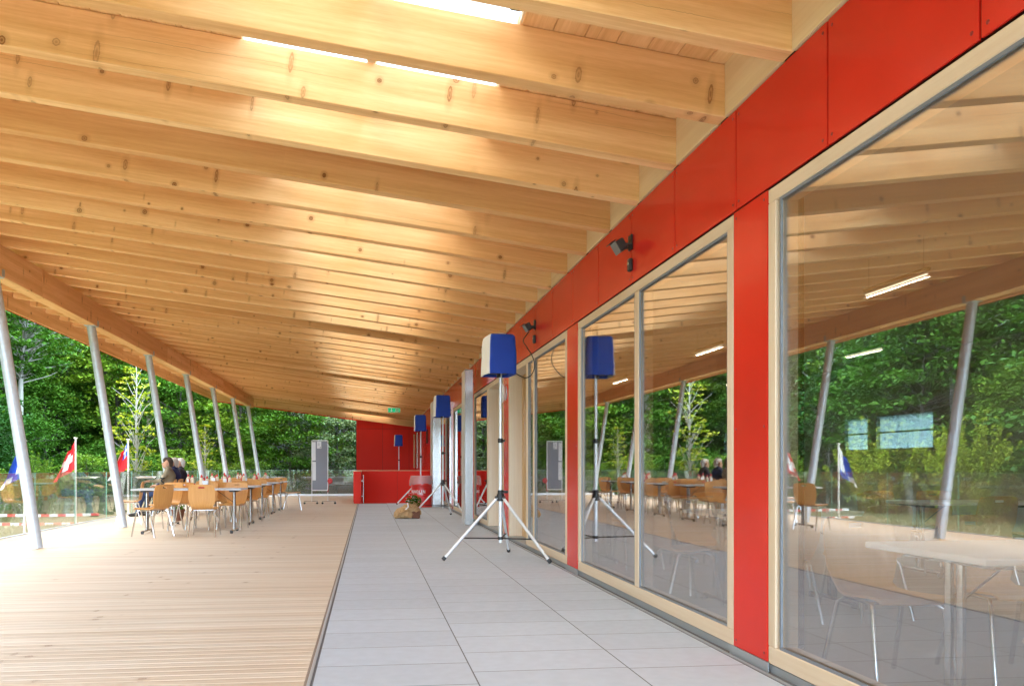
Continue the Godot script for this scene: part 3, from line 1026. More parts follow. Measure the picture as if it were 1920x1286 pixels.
func build_lamps() -> void:
	var spots := [[6.10, "black floodlight tilted down on the red band over the double window"], [9.75, "black floodlight on the red band above the covered loudspeaker's cable"], [16.6, "black floodlight on the red band beyond the first metal pier"]]
	for s in spots:
		var t := thing("floodlight", P(XW, 2.93, s[0]))
		t.scale = Vector3.ONE * 0.82
		tag(t, s[1], "floodlight", "floodlights on the red band")
		part("wall_plate", boxm(Vector3(0.02, 0.15, 0.09), 0.004), M["lamp_grey"], t, Vector3(-0.011, 0.02, 0))
		var bs := Basis(Vector3.BACK, 0.55)
		for z in [-0.075, 0.075]:
			part("arm", boxm(Vector3(0.10, 0.022, 0.006), 0.002), M["lamp_grey"], t, Vector3(-0.07, -0.015, z))
		part("arm_bar", boxm(Vector3(0.012, 0.022, 0.156), 0.002), M["lamp_grey"], t, Vector3(-0.026, -0.015, 0))
		part("housing", boxm(Vector3(0.09, 0.115, 0.14), 0.012), M["lamp_grey"], t, Vector3(-0.12, -0.015, 0), bs)
		part("front_glass", boxm(Vector3(0.008, 0.125, 0.155), 0.003), M["lamp_glass"], t, Vector3(-0.12, -0.015, 0) + bs * Vector3(-0.05, 0, 0), bs)
		part("visor", boxm(Vector3(0.07, 0.006, 0.158), 0.002), M["black_plastic"], t, Vector3(-0.12, -0.015, 0) + bs * Vector3(-0.06, 0.068, 0), bs)
		var k := thing("wall_socket", P(XW, 2.76, s[0] - 0.015))
		tag(k, "small dark socket strip under a floodlight on the red band", "socket", "sockets under the floodlights")
		part("case", boxm(Vector3(0.034, 0.105, 0.055), 0.008), M["lamp_grey"], k, Vector3(-0.018, 0, 0))
		part("contact", lathem([Vector2(0, 0.004), Vector2(0.014, 0.004), Vector2(0.016, 0.0)], 10), M["chrome"], k, Vector3(-0.036, 0.012, 0), Basis(Vector3.BACK, PI / 2))
	var w := thing("round_wall_lamp", P(XW, 2.27, 11.9))
	tag(w, "round white wall lamp on the red post between the open doorways", "wall lamp")
	var bs := Basis(Vector3.BACK, PI / 2)
	part("base", lathem([Vector2(0, 0.03), Vector2(0.11, 0.03), Vector2(0.115, 0.0)], 28), M["white_paint"], w, Vector3(-0.001, 0, 0), bs)
	part("shade", lathem([Vector2(0.0, 0.10), Vector2(0.06, 0.097), Vector2(0.11, 0.084), Vector2(0.145, 0.058), Vector2(0.15, 0.045), Vector2(0.14, 0.032), Vector2(0.0, 0.032)], 32), M["white_paint"], w, Vector3(-0.001, 0, 0), bs)
	# escape sign under the rafters
	var e := thing("exit_sign", P(0.97, 3.27, 29.0))
	tag(e, "green and white emergency exit sign with an arrow hung under the rafters", "sign")
	part("box", boxm(Vector3(0.47, 0.18, 0.05), 0.008), M["white_paint"], e)
	part("green_face", boxm(Vector3(0.445, 0.155, 0.004), 0.001), M["sign_green"], e, Vector3(0, 0, 0.027))
	part("white_field", boxm(Vector3(0.11, 0.145, 0.003), 0.0), M["white_paint"], e, Vector3(0.11, 0, 0.0305))
	var ar := MB.new()
	ar.cbox(Vector3(-0.10, 0.022, 0.030), Vector3(0.022, 0.085, 0.003), 0.0)
	ar.tri(Vector3(-0.15, -0.005, 0.0312), Vector3(-0.05, -0.005, 0.0312), Vector3(-0.10, -0.062, 0.0312), Vector3.BACK)
	part("arrow", ar.mesh(), M["white_paint"], e)
	var rm := MB.new()
	rm.cbox(Vector3(0.118, 0.05, 0.033), Vector3(0.024, 0.024, 0.002), 0.0)
	rm.cbox(Vector3(0.11, 0.015, 0.033), Vector3(0.03, 0.05, 0.002), 0.0, 0, Vector2.ZERO, Basis(Vector3.BACK, -0.3))
	rm.cbox(Vector3(0.092, -0.03, 0.033), Vector3(0.016, 0.055, 0.002), 0.0, 0, Vector2.ZERO, Basis(Vector3.BACK, -0.6))
	rm.cbox(Vector3(0.13, -0.03, 0.033), Vector3(0.016, 0.055, 0.002), 0.0, 0, Vector2.ZERO, Basis(Vector3.BACK, 0.5))
	part("running_figure", rm.mesh(), M["sign_green"], e)
	for x in [-0.18, 0.18]:
		part("hanger", tubem([Vector3(x, 0.08, 0), Vector3(x, yb(0.97 + x) - 3.27 + 0.004, 0)], 0.006, 6), M["chrome"], e)


# ---------------------------------------------------------------- chairs and tables
func make_chair(called: String, wood: String) -> Node3D:
	var t := thing(called, Vector3.ZERO)
	# one moulded shell: seat front (+z) to backrest top (-z)
	var prof := [[0.215, 0.432], [0.205, 0.447], [0.17, 0.455], [0.09, 0.45], [0.0, 0.443], [-0.09, 0.441], [-0.15, 0.449], [-0.185, 0.475], [-0.203, 0.52], [-0.213, 0.58], [-0.222, 0.65], [-0.232, 0.72], [-0.243, 0.775], [-0.248, 0.80], [-0.256, 0.835]]
	var half := [0.185, 0.19, 0.196, 0.2, 0.2, 0.19, 0.17, 0.165, 0.182, 0.2, 0.206, 0.205, 0.2, 0.192, 0.18]
	var g := []
	var W := 9
	for i in prof.size():
		var row := []
		for j in W:
			var u := (j * 2.0 / (W - 1)) - 1.0
			var bend := 0.012 * u * u
			var z: float = prof[i][0] + (bend if i > 7 else 0.0)
			var y: float = prof[i][1] + (0.0 if i > 7 else bend * 0.5) - (0.012 * pow(absf(u), 4.0) if i == prof.size() - 1 else 0.0)
			row.append(Vector3(u * half[i], y, z))
		g.append(row)
	var m := MB.new()
	m.sheet(g, 0.012, false, {Vector2i(12, 3): 1, Vector2i(12, 4): 1})
	part("shell", m.mesh(), M[wood], t)
	for sx in [-1.0, 1.0]:
		part("leg", tubem([Vector3(sx * 0.165, 0.425, 0.12), Vector3(sx * 0.19, 0.40, 0.16), Vector3(sx * 0.215, 0.004, 0.235)], 0.0125, 8), M["chrome"], t)
		part("leg", tubem([Vector3(sx * 0.165, 0.425, -0.10), Vector3(sx * 0.185, 0.40, -0.13), Vector3(sx * 0.21, 0.004, -0.235)], 0.0125, 8), M["chrome"], t)
		part("seat_rail", tubem([Vector3(sx * 0.165, 0.425, 0.125), Vector3(sx * 0.165, 0.425, -0.105)], 0.0095, 8), M["chrome"], t)
	for z in [0.10, -0.09]:
		part("cross_rail", tubem([Vector3(-0.165, 0.424, z), Vector3(0.165, 0.424, z)], 0.008, 6), M["chrome"], t)
	return t


func make_table(called: String, lx: float, lz: float, top: String) -> Node3D:
	var t := thing(called, Vector3.ZERO)
	part("table_top", boxm(Vector3(lx, 0.028, lz), 0.004), M[top], t, Vector3(0, 0.736, 0))
	for s in [-1.0, 1.0]:
		var x: float = s * (lx / 2 - 0.17)
		var lg := group_node("leg", t, Vector3(x, 0, 0))
		for z in [-0.035, 0.035]:
			part("column", tubem([Vector3(0, 0.05, z), Vector3(0, 0.71, z)], 0.019, 10), M["brushed_metal"], lg)
		part("foot_bar", boxm(Vector3(0.045, 0.03, lz - 0.12), 0.008), M["brushed_metal"], lg, Vector3(0, 0.04, 0))
		for z in [-1.0, 1.0]:
			part("glide", lathem([Vector2(0, 0.045), Vector2(0.026, 0.045), Vector2(0.026, 0.01), Vector2(0.02, 0.0), Vector2(0, 0)], 10), M["black_plastic"], lg, Vector3(0, 0, z * (lz / 2 - 0.07)))
		part("top_bracket", boxm(Vector3(0.09, 0.03, lz - 0.2), 0.004), M["black_plastic"], lg, Vector3(0, 0.707, 0))
		part("stay", tubem([Vector3(0, 0.5, 0), Vector3(-s * 0.30, 0.72, 0)], 0.005, 6), M["black_plastic"], lg)
	return t


func build_furniture() -> void:
	var chair := make_chair("plywood_chair", "ply_orange")
	var table := make_table("folding_table", 1.78, 0.70, "table_grey")
	var tds := [13.5, 15.35, 16.95, 18.85, 20.5]
	var tl := ["nearest the camera"]
	var ordinal := ["first in the row, closest to the paving's open end of the deck", "second", "third", "fourth", "last"]
	for i in 5:
		var o := table if i == 0 else copy(table, Vector3.ZERO)
		o.position = P(-3.0, 0, tds[i])
		tag(o, "grey-topped folding table in the row on the deck, %s" % ["first before the squarely set chair", "second along the row", "third along the row", "fourth along the row", "last before the pinboard"][i], "table", "grey folding tables in a row on the deck")
	var first := true
	var spots := []
	# near side chairs (back to the viewer), far side chairs facing them
	spots.append([-3.42, 12.75, 1.05, "plywood chair turned askew at the first table's corner"])
	spots.append([-2.62, 12.72, 0.02, "plywood chair drawn square to the first table, its whole back showing"])
	for i in 5:
		var d: float = tds[i]
		for x in [-3.55, -2.95, -2.42]:
			if i == 1 and x < -3.4:
				continue
			var wh: String = {-3.55: "beside the columns", -2.95: "in the middle", -2.42: "beside the paving"}[x]
			spots.append([x + rng.randf_range(-0.05, 0.05), d + 0.62 + rng.randf_range(-0.06, 0.1), PI + rng.randf_range(-0.42, 0.42), "plywood chair on the pinboard side of the %s grey table, %s" % [["first", "second", "third", "fourth", "last"][i], wh]])
		if i > 0:
			for x in [-3.3, -2.55]:
				spots.append([x + rng.randf_range(-0.05, 0.05), d - 0.60 + rng.randf_range(-0.06, 0.04), rng.randf_range(-0.42, 0.42), "plywood chair with its back to the %s grey table, %s end" % [["first", "first", "second", "third", "fourth"][i], "column" if x < -3.0 else "paving"]])
	spots.append([-1.98, 20.45, -1.45, "plywood chair at the end of the last table, facing along it"])
	spots.append([-4.62, 15.6, 1.72, "empty plywood chair turned to the lawn behind the second steel column"])
	for i in 3:
		spots.append([[-4.62, -4.66, -4.72][i], [18.15, 18.85, 19.75][i], PI / 2 + [0.1, -0.05, 0.05][i], "plywood chair that a person sits on, facing the lawn"])
	for s in spots:
		var o := chair if first else copy(chair, Vector3.ZERO)
		first = false
		o.position = P(s[0], 0, s[1])
		# local +z is the chair's front; turn 0 faces away from the viewer
		o.rotation.y = PI + s[2]
		tag(o, s[3] if s[3] else "orange plywood chair with chrome legs pushed up to the row of grey tables", "chair", "plywood chairs on the deck")
	# condiments on the tables
	var cad := thing("condiment_caddy", Vector3.ZERO)
	part("tray", boxm(Vector3(0.2, 0.05, 0.13), 0.01), M["ketchup_red"], cad, Vector3(0, 0.026, 0))
	for q in [[-0.05, 0.02, "cream", 0.17], [0.05, -0.02, "cream", 0.19], [0.0, 0.03, "ketchup_red", 0.15]]:
		var h: float = q[3]
		var bt := part("bottle", lathem([Vector2(0, 0.03), Vector2(0.033, 0.03), Vector2(0.036, 0.05), Vector2(0.036, h * 0.66), Vector2(0.018, h * 0.82), Vector2(0.018, h * 0.88), Vector2(0, h * 0.88)], 14), M[q[2]], cad, Vector3(q[0], 0.02, q[1]))
		part("cap", lathem([Vector2(0.02, h * 0.86), Vector2(0.02, h * 0.96), Vector2(0.008, h * 1.1), Vector2(0, h * 1.12)], 10), M["ketchup_red"], bt)
	for q in 2:
		part("napkin_fold", boxm(Vector3(0.10, 0.09, 0.012), 0.003), M["paper_white" if q else "ketchup_red"], cad, Vector3(0.0, 0.09, -0.035 - 0.014 * q), Basis(Vector3.RIGHT, -0.1))
	var cspots := []
	var ctab := []
	for i in 5:
		for x in ([-2.7, -3.35] if i > 0 else [-2.75]):
			ctab.append(["first", "second", "third", "fourth", "last"][i])
			cspots.append(P(x + rng.randf_range(-0.08, 0.08), 0.7505, tds[i] + rng.randf_range(-0.1, 0.1)))
	for i in cspots.size():
		var o := cad if i == 0 else copy(cad, Vector3.ZERO)
		o.position = cspots[i]
		o.rotation.y = rng.randf() * TAU
		tag(o, "small red caddy of sauce bottles and napkins on the %s grey table" % ctab[i], "condiment caddy", "condiment caddies on the tables")
	# dark candle holder on the first table
	var ch := thing("candle_holder", P(-3.45, 0.7505, 13.42))
	tag(ch, "dark twisted candle holder with a pale candle on the first table", "candle holder")
	part("foot", lathem([Vector2(0, 0.02), Vector2(0.05, 0.018), Vector2(0.055, 0)], 16), M["black_plastic"], ch)
	var tw := []
	for i in 24:
		tw.append(Vector3(cos(i * 0.5) * 0.022, 0.015 + i * 0.0065, sin(i * 0.5) * 0.022))
	part("stem", tubem(tw, 0.010, 6), M["black_plastic"], ch)
	part("dish", lathem([Vector2(0, 0.165), Vector2(0.035, 0.165), Vector2(0.042, 0.185)], 14), M["black_plastic"], ch)
	part("candle", tubem([Vector3(0, 0.165, 0), Vector3(0, 0.225, 0)], 0.018, 10), M["cream"], ch)
	# flower pot on the deck behind the first chairs
	var fp := thing("flower_pot", P(-3.95, 0, 16.6))
	tag(fp, "dark flower pot with a small plant standing on the deck under the tables", "flower pot")
	part("pot", lathem([Vector2(0, 0), Vector2(0.09, 0), Vector2(0.13, 0.2), Vector2(0.14, 0.2), Vector2(0.14, 0.235), Vector2(0.125, 0.235), Vector2(0.12, 0.2), Vector2(0, 0.2)], 18), M["terracotta"], fp)
	var fo := MB.new()
	fo.colored = true
	leaves(fo, Vector3(0, 0.28, 0), Vector3(0.14, 0.08, 0.14), 110, 0.05, Color(1, 1, 1), 0.3)
	part("foliage", fo.mesh(), M["leaf_fresh"], fp)

	# room behind the glass
	var ich := make_chair("dining_chair", "ply_light")
	var itb := make_table("dining_table", 1.3, 0.72, "table_white")
	var tsp := [[3.0, 3.05], [3.3, 5.9], [3.3, 8.8], [6.2, 4.2], [6.2, 7.4]]
	for i in tsp.size():
		var o := itb if i == 0 else copy(itb, Vector3.ZERO)
		o.position = P(tsp[i][0], 0, tsp[i][1])
		tag(o, ["white-topped table close behind the large single window pane", "white-topped table behind the double window inside the pavilion", "white-topped table behind the window next to the open doorway", "white-topped table in the room's depth behind the large single window", "white-topped table in the room's depth behind the double window"][i], "table", "white tables inside the pavilion")
	first = true
	for i in tsp.size():
		for q in [[-0.35, -0.62, 0.0], [0.35, -0.6, 0.1], [-0.35, 0.62, PI], [0.35, 0.66, PI - 0.1], [-0.78, 0.05, -1.5]]:
			if i == 0 and q[0] < -0.5:
				continue
			var o := ich if first else copy(ich, Vector3.ZERO)
			first = false
			o.position = P(tsp[i][0] + q[0], 0, tsp[i][1] + q[1])
			o.rotation.y = PI + q[2]
			tag(o, "pale plywood dining chair at the white table %s" % ["behind the large single window pane", "behind the double window", "behind the window next to the doorway", "in the room's depth behind the large window", "in the room's depth behind the double window"][i], "chair", "dining chairs inside the pavilion")
	var lp := thing("ceiling_lamp", Vector3.ZERO)
	part("housing", boxm(Vector3(0.05, 0.03, 0.84), 0.008), M["lamp_grey"], lp, Vector3(0, 0.03, 0))
	part("tube_lamp", tubem([Vector3(0, -0.012, -0.4), Vector3(0, -0.012, 0.4)], 0.008, 10), M["lamp_tube"], lp)
	for x in [-0.36, 0.36]:
		part("hanger", tubem([Vector3(0, 0.05, x), Vector3(0, 0.32, x)], 0.004, 6), M["chrome"], lp)
	var al := AreaLight3D.new()
	al.name = "tube_light"
	al.area_size = Vector2(0.03, 0.8)
	al.light_energy = 0.03
	al.light_color = Color(1.0, 0.95, 0.85)
	al.area_range = 20.0
	al.shadow_enabled = true
	lp.add_child(al, true)
	al.position = Vector3(0, -0.035, 0)
	al.rotation.x = -PI / 2
	var n := 0
	for x in [4.7, 7.0]:
		for d in [2.6, 6.4, 10.2, 14.0]:
			var o := lp if n == 0 else copy(lp, Vector3.ZERO)
			n += 1
			o.position = P(x, 2.75, d)
			tag(o, "slim lit fluorescent ceiling lamp hanging inside the pavilion", "ceiling lamp", "ceiling lamps inside the pavilion")


# ---------------------------------------------------------------- drum, bouquet, pinboard, flags
func build_props() -> void:
	var dr := thing("oil_drum", P(1.50, 0, 21.6))
	tag(dr, "red steel drum with white lettering used as a bin, lined with a clear bag", "drum")
	var pr := [Vector2(0, 0.02), Vector2(0.27, 0.02), Vector2(0.29, 0.0), Vector2(0.296, 0.015), Vector2(0.286, 0.04), Vector2(0.286, 0.27), Vector2(0.297, 0.285), Vector2(0.297, 0.30), Vector2(0.286, 0.315), Vector2(0.286, 0.55), Vector2(0.297, 0.565), Vector2(0.297, 0.58), Vector2(0.286, 0.595), Vector2(0.286, 0.84), Vector2(0.296, 0.855), Vector2(0.29, 0.868), Vector2(0.28, 0.86), Vector2(0.278, 0.05), Vector2(0, 0.05)]
	part("barrel", lathem(pr, 40), M["drum_red"], dr)
	var bg := MB.new()
	var nz := noise(9, 6.0, 3)
	var g := []
	for e in [[0.270, 0.55], [0.274, 0.80], [0.281, 0.873], [0.300, 0.878], [0.312, 0.85], [0.322, 0.78], [0.330, 0.70], [0.322, 0.655]]:
		var row := []
		for k in 41:
			var a := TAU * k / 40
			var r: float = e[0] + 0.02 * nz.get_noise_3d(cos(a), e[1] * 2.0, sin(a)) * (1.0 if e[0] > 0.29 else 0.2)
			if e[0] > 0.31:
				r += 0.02 * maxf(0.0, -cos(a))
			row.append(Vector3(cos(a) * r, e[1] + (0.05 * nz.get_noise_2d(cos(a) * 2.0, sin(a) * 2.0) - 0.05 * maxf(0.0, -cos(a)) if e[0] > 0.31 else 0.0), sin(a) * r))
		g.append(row)
	bg.sheet(g)
	part("bin_liner", bg.mesh(), M["plastic_bag"], dr)
	var font := SystemFont.new()
	font.font_names = PackedStringArray(["Droid Sans"])
	font.font_weight = 800
	var word := "PANOLIN"
	for i in word.length():
		var tm := TextMesh.new()
		tm.text = word[i]
		tm.font = font
		tm.font_size = 96
		tm.pixel_size = 0.0012
		tm.depth = 0.003
		var a: float = 0.16 - [1.50, 1.25, 0.97, 0.68, 0.42, 0.24, 0.0][i]
		var bs := Basis(Vector3.UP, a)
		part("letter", tm, M["white_paint"], dr, bs * Vector3(0, 0, 0.2885) + Vector3(0, 0.435, 0), bs)
	for y in [0.355, 0.375]:
		for a in [-0.35, -0.1]:
			var bs := Basis(Vector3.UP, a)
			part("print_line", boxm(Vector3(0.09, 0.009, 0.002), 0.0), M["white_paint"], dr, bs * Vector3(0, 0, 0.2865) + Vector3(0, y, 0), bs)

	# flowers in brown paper lying on the paving
	var bq := thing("flower_bundle", P(0.86, 0, 16.75))
	tag(bq, "bundle of white flowers wrapped in brown paper lying on the grey paving", "flower bundle")
	var pk := MB.new()
	pk.colored = true
	var brown := Color(0.50, 0.30, 0.14)
	net(pk, [[Vector3(-0.20, 0.10, -0.04), Vector3(0.16, 0.12, 0.0), 0.085, 0.12, brown], [Vector3(-0.16, 0.13, 0.10), Vector3(0.10, 0.26, 0.06), 0.085, 0.10, brown], [Vector3(-0.12, 0.16, -0.08), Vector3(0.12, 0.27, -0.06), 0.08, 0.10, brown], [Vector3(-0.24, 0.08, 0.05), Vector3(0.02, 0.08, 0.14), 0.07, 0.07, brown]], 0.02, 0.03)
	var cr := noise(19, 9.0, 3)
	for i in pk.v.size():
		pk.v[i] += pk.n[i] * cr.get_noise_3dv(pk.v[i]) * 0.05
	for i in range(0, pk.v.size(), 3):
		var fn := (pk.v[i + 2] - pk.v[i]).cross(pk.v[i + 1] - pk.v[i]).normalized()
		for j in 3:
			pk.n[i + j] = fn
	part("paper_wrap", pk.mesh(), M["skin_cloth"], bq)
	part("fold", boxm(Vector3(0.36, 0.012, 0.30), 0.004), M["paper_brown"], bq, Vector3(-0.05, 0.19, 0.10), Basis(Vector3.BACK, 0.42))
	part("basket", boxm(Vector3(0.2, 0.17, 0.24), 0.02), M["terracotta"], bq, Vector3(0.16, 0.086, 0))
	var fl := MB.new()
	fl.colored = true
	leaves(fl, Vector3(0.13, 0.37, 0.02), Vector3(0.18, 0.13, 0.17), 480, 0.045, Color(0.8, 0.9, 0.8), 0.4)
	part("foliage", fl.mesh(), M["leaf_beech"], bq)
	var wf := MB.new()
	for i in 26:
		var c := Vector3(rng.randf_range(-0.08, 0.28), rng.randf_range(0.34, 0.56), rng.randf_range(-0.05, 0.22))
		for k in 6:
			var a := TAU * k / 6
			wf.tri(c, c + Vector3(cos(a) * 0.025, 0.008, sin(a) * 0.025), c + Vector3(cos(a + 0.9) * 0.025, 0.008, sin(a + 0.9) * 0.025), Vector3.UP)
	part("white_blossom", wf.mesh(), M["paper_white"], bq)
	var rb := MB.new()
	rb.tube([Vector3(-0.02, 0.34, 0.18), Vector3(0.0, 0.26, 0.21), Vector3(-0.06, 0.20, 0.20)], 0.018, 6)
	part("white_ribbon", rb.mesh(), M["paper_white"], bq)

	# pinboard on wheels
	var pb := thing("pinboard", P(-1.455, 0, 23.55), 0.0)
	tag(pb, "grey felt pinboard in a white frame on castors, with papers pinned to it", "pinboard")
	pb.rotation.y = 0.0
	var w := 0.50
	part("felt", boxm(Vector3(w - 0.04, 1.46, 0.02), 0.0), M["felt_grey"], pb, Vector3(0, 1.17, 0))
	part("back_sheet", boxm(Vector3(w - 0.045, 1.45, 0.004), 0.0), M["paper_white"], pb, Vector3(0, 1.17, -0.014))
	for s in [-1.0, 1.0]:
		part("frame_side", boxm(Vector3(0.025, 1.53, 0.035), 0.006), M["white_paint"], pb, Vector3(s * (w / 2 - 0.012), 1.17, 0))
		part("leg", tubem([Vector3(s * (w / 2 - 0.012), 0.09, 0), Vector3(s * (w / 2 - 0.012), 0.42, 0)], 0.011, 8), M["white_paint"], pb)
		var ft := part("foot_bar", boxm(Vector3(0.42, 0.018, 0.025), 0.005), M["brushed_metal"], pb, Vector3(s * (w / 2 + 0.02), 0.088, 0.02 * s), Basis(Vector3.UP, 0.22))
		for q in [-0.19, 0.19]:
			var cs := MB.new()
			cs.tube([Vector3(0, -0.055, -0.014), Vector3(0, -0.055, 0.014)], 0.032, 12)
			part("castor", cs.mesh(), M["black_plastic"], ft, Vector3(q, 0, 0))
	for y in [0.42, 1.925]:
		part("frame_rail", boxm(Vector3(w - 0.048, 0.03, 0.034), 0.006), M["white_paint"], pb, Vector3(0, y, 0))
	part("paper", boxm(Vector3(0.10, 0.56, 0.002), 0.0), M["paper_white"], pb, Vector3(-0.175, 1.60, 0.0125))
	part("paper", boxm(Vector3(0.10, 0.56, 0.002), 0.0), M["paper_white"], pb, Vector3(-0.17, 1.00, 0.0125))
	part("paper", boxm(Vector3(0.13, 0.21, 0.002), 0.0), M["paper_white"], pb, Vector3(-0.02, 1.79, 0.0125))
	for i in 4:
		part("print_line", boxm(Vector3(0.07 if i else 0.045, 0.006, 0.001), 0.0), M["felt_grey"], pb, Vector3(-0.03, 1.84 - 0.022 * i, 0.0145))
	part("print_mark", boxm(Vector3(0.028, 0.03, 0.001), 0.0), M["gasket"], pb, Vector3(0.015, 1.715, 0.0145))
	part("pin", lathem([Vector2(0, 0.015), Vector2(0.012, 0.012), Vector2(0.006, 0)], 8), M["black_plastic"], pb, Vector3(-0.135, 1.31, 0.014), Basis(Vector3.RIGHT, PI / 2))
	var rd := part("red_rosette", lathem([Vector2(0, 0.02), Vector2(0.06, 0.03), Vector2(0.085, 0.0), Vector2(0.06, -0.03), Vector2(0, -0.02)], 14), M["ketchup_red"], pb, Vector3(w / 2 + 0.05, 0.70, 0), Basis(Vector3.RIGHT, PI / 2))
	part("streamer", tubem([Vector3(-0.02, 0.0, 0.06), Vector3(-0.05, 0.0, 0.16), Vector3(-0.06, 0.01, 0.34)], 0.013, 6), M["ketchup_red"], rd)

	# flags on the lawn
	var fs := [[-8.0, 19.0, 1.72, "white flagpole with a hanging blue and white flag on the lawn", 0], [-7.58, 21.0, 1.86, "white flagpole with a hanging red flag bearing a white cross on the lawn", 1], [-6.68, 22.4, 1.88, "white flagpole with a hanging red, white and blue flag on the lawn", 2]]
	for f in fs:
		var fp := thing("flagpole", P(f[0], LAWN, f[1]))
		tag(fp, f[3], "flagpole", "flagpoles on the lawn")
		var h: float = f[2] - LAWN
		part("pole", tubem([Vector3(0, 0, 0), Vector3(0, h, 0)], [0.028, 0.022], 12), M["white_paint"], fp)
		part("finial", lathem([Vector2(0, 0.02), Vector2(0.045, 0.018), Vector2(0.05, 0.0), Vector2(0.03, -0.02), Vector2(0, -0.02)], 14), M["white_paint"], fp, Vector3(0, h + 0.01, 0))
		var fm := MB.new()
		fm.colored = true
		flag(fm, f[4], h - 0.08)
		part("flag", fm.mesh(), M["flag_cloth"], fp)
	# barrier tape on the lawn
	for e in [[-0.20, 22.4, "upper"], [-0.42, 22.1, "lower"]]:
		var tp := thing("barrier_tape", P(-8.9, e[0], e[1]))
		tag(tp, "red and white striped %s barrier tape stretched low over the lawn" % e[2], "barrier tape", "barrier tapes on the lawn")
		for i in 14:
			part("stripe", boxm(Vector3(0.22, 0.075, 0.004), 0.0), M["ketchup_red"] if i % 2 else M["white_paint"], tp, Vector3(-1.54 + 0.221 * i, -0.02 * sin(PI * i / 13.0), 0))
		for s in [-1.58, 1.58]:
			part("stake", tubem([Vector3(s, LAWN - e[0], -0.015), Vector3(s, 0.10, -0.015)], 0.014, 6), M["brushed_metal"], tp)


func flag(m: MB, kind: int, top: float) -> void:
	# limp square flag gathered along the pole: grid of fly u (0 at pole) and hoist v (0 at top)
	var R := 25
	var C := 25
	var g := []
	for i in R:
		var v := i / (R - 1.0)
		var row := []
		for j in C:
			var u := j / (C - 1.0)
			# the free corner falls: fly edge slides down and folds in on itself
			var x := -0.56 * u * (0.35 + 0.65 * v) - 0.05 * sin(u * 11.0 + v * 2.0) * (0.3 + v * 0.7) * u
			var z := 0.07 * sin(u * 9.0 + v * 1.5) * (0.2 + u) + 0.03 * cos(u * 17.0)
			var y := top - v * 0.72 - u * 0.36
			row.append(Vector3(x - 0.02, y, z))
		g.append(row)
	for i in R - 1:
		for j in C - 1:
			var u := (j + 0.5) / (C - 1.0)
			var v := (i + 0.5) / (R - 1.0)
			var red := Color(0.62, 0.02, 0.03)
			var wh := Color(0.75, 0.75, 0.76)
			var bl := Color(0.02, 0.08, 0.45)
			var q := red
			if kind == 0:
				q = bl if u > 0.42 else wh
				if v > 0.8: q = wh if u > 0.5 else bl
			elif kind == 1:
				if (absf(u - 0.5) < 0.12 and absf(v - 0.5) < 0.33) or (absf(v - 0.5) < 0.12 and absf(u - 0.5) < 0.33): q = wh
			else:
				if u < 0.42 and v < 0.5: q = bl if (absf(u - 0.2) > 0.05 and absf(v - 0.25) > 0.06) else wh
				elif u > 0.85: q = wh
			m.col = q
			m.quad(g[i][j], g[i + 1][j], g[i + 1][j + 1], g[i][j + 1], Vector3.BACK)


# ---------------------------------------------------------------- people
func cap_d(p: Vector3, b: Array) -> float:
	var a: Vector3 = b[0]
	var ab: Vector3 = b[1] - a
	var t := clampf((p - a).dot(ab) / maxf(ab.length_squared(), 1e-9), 0.0, 1.0)
	return (p - a - ab * t).length() - lerpf(b[2], b[3], t)


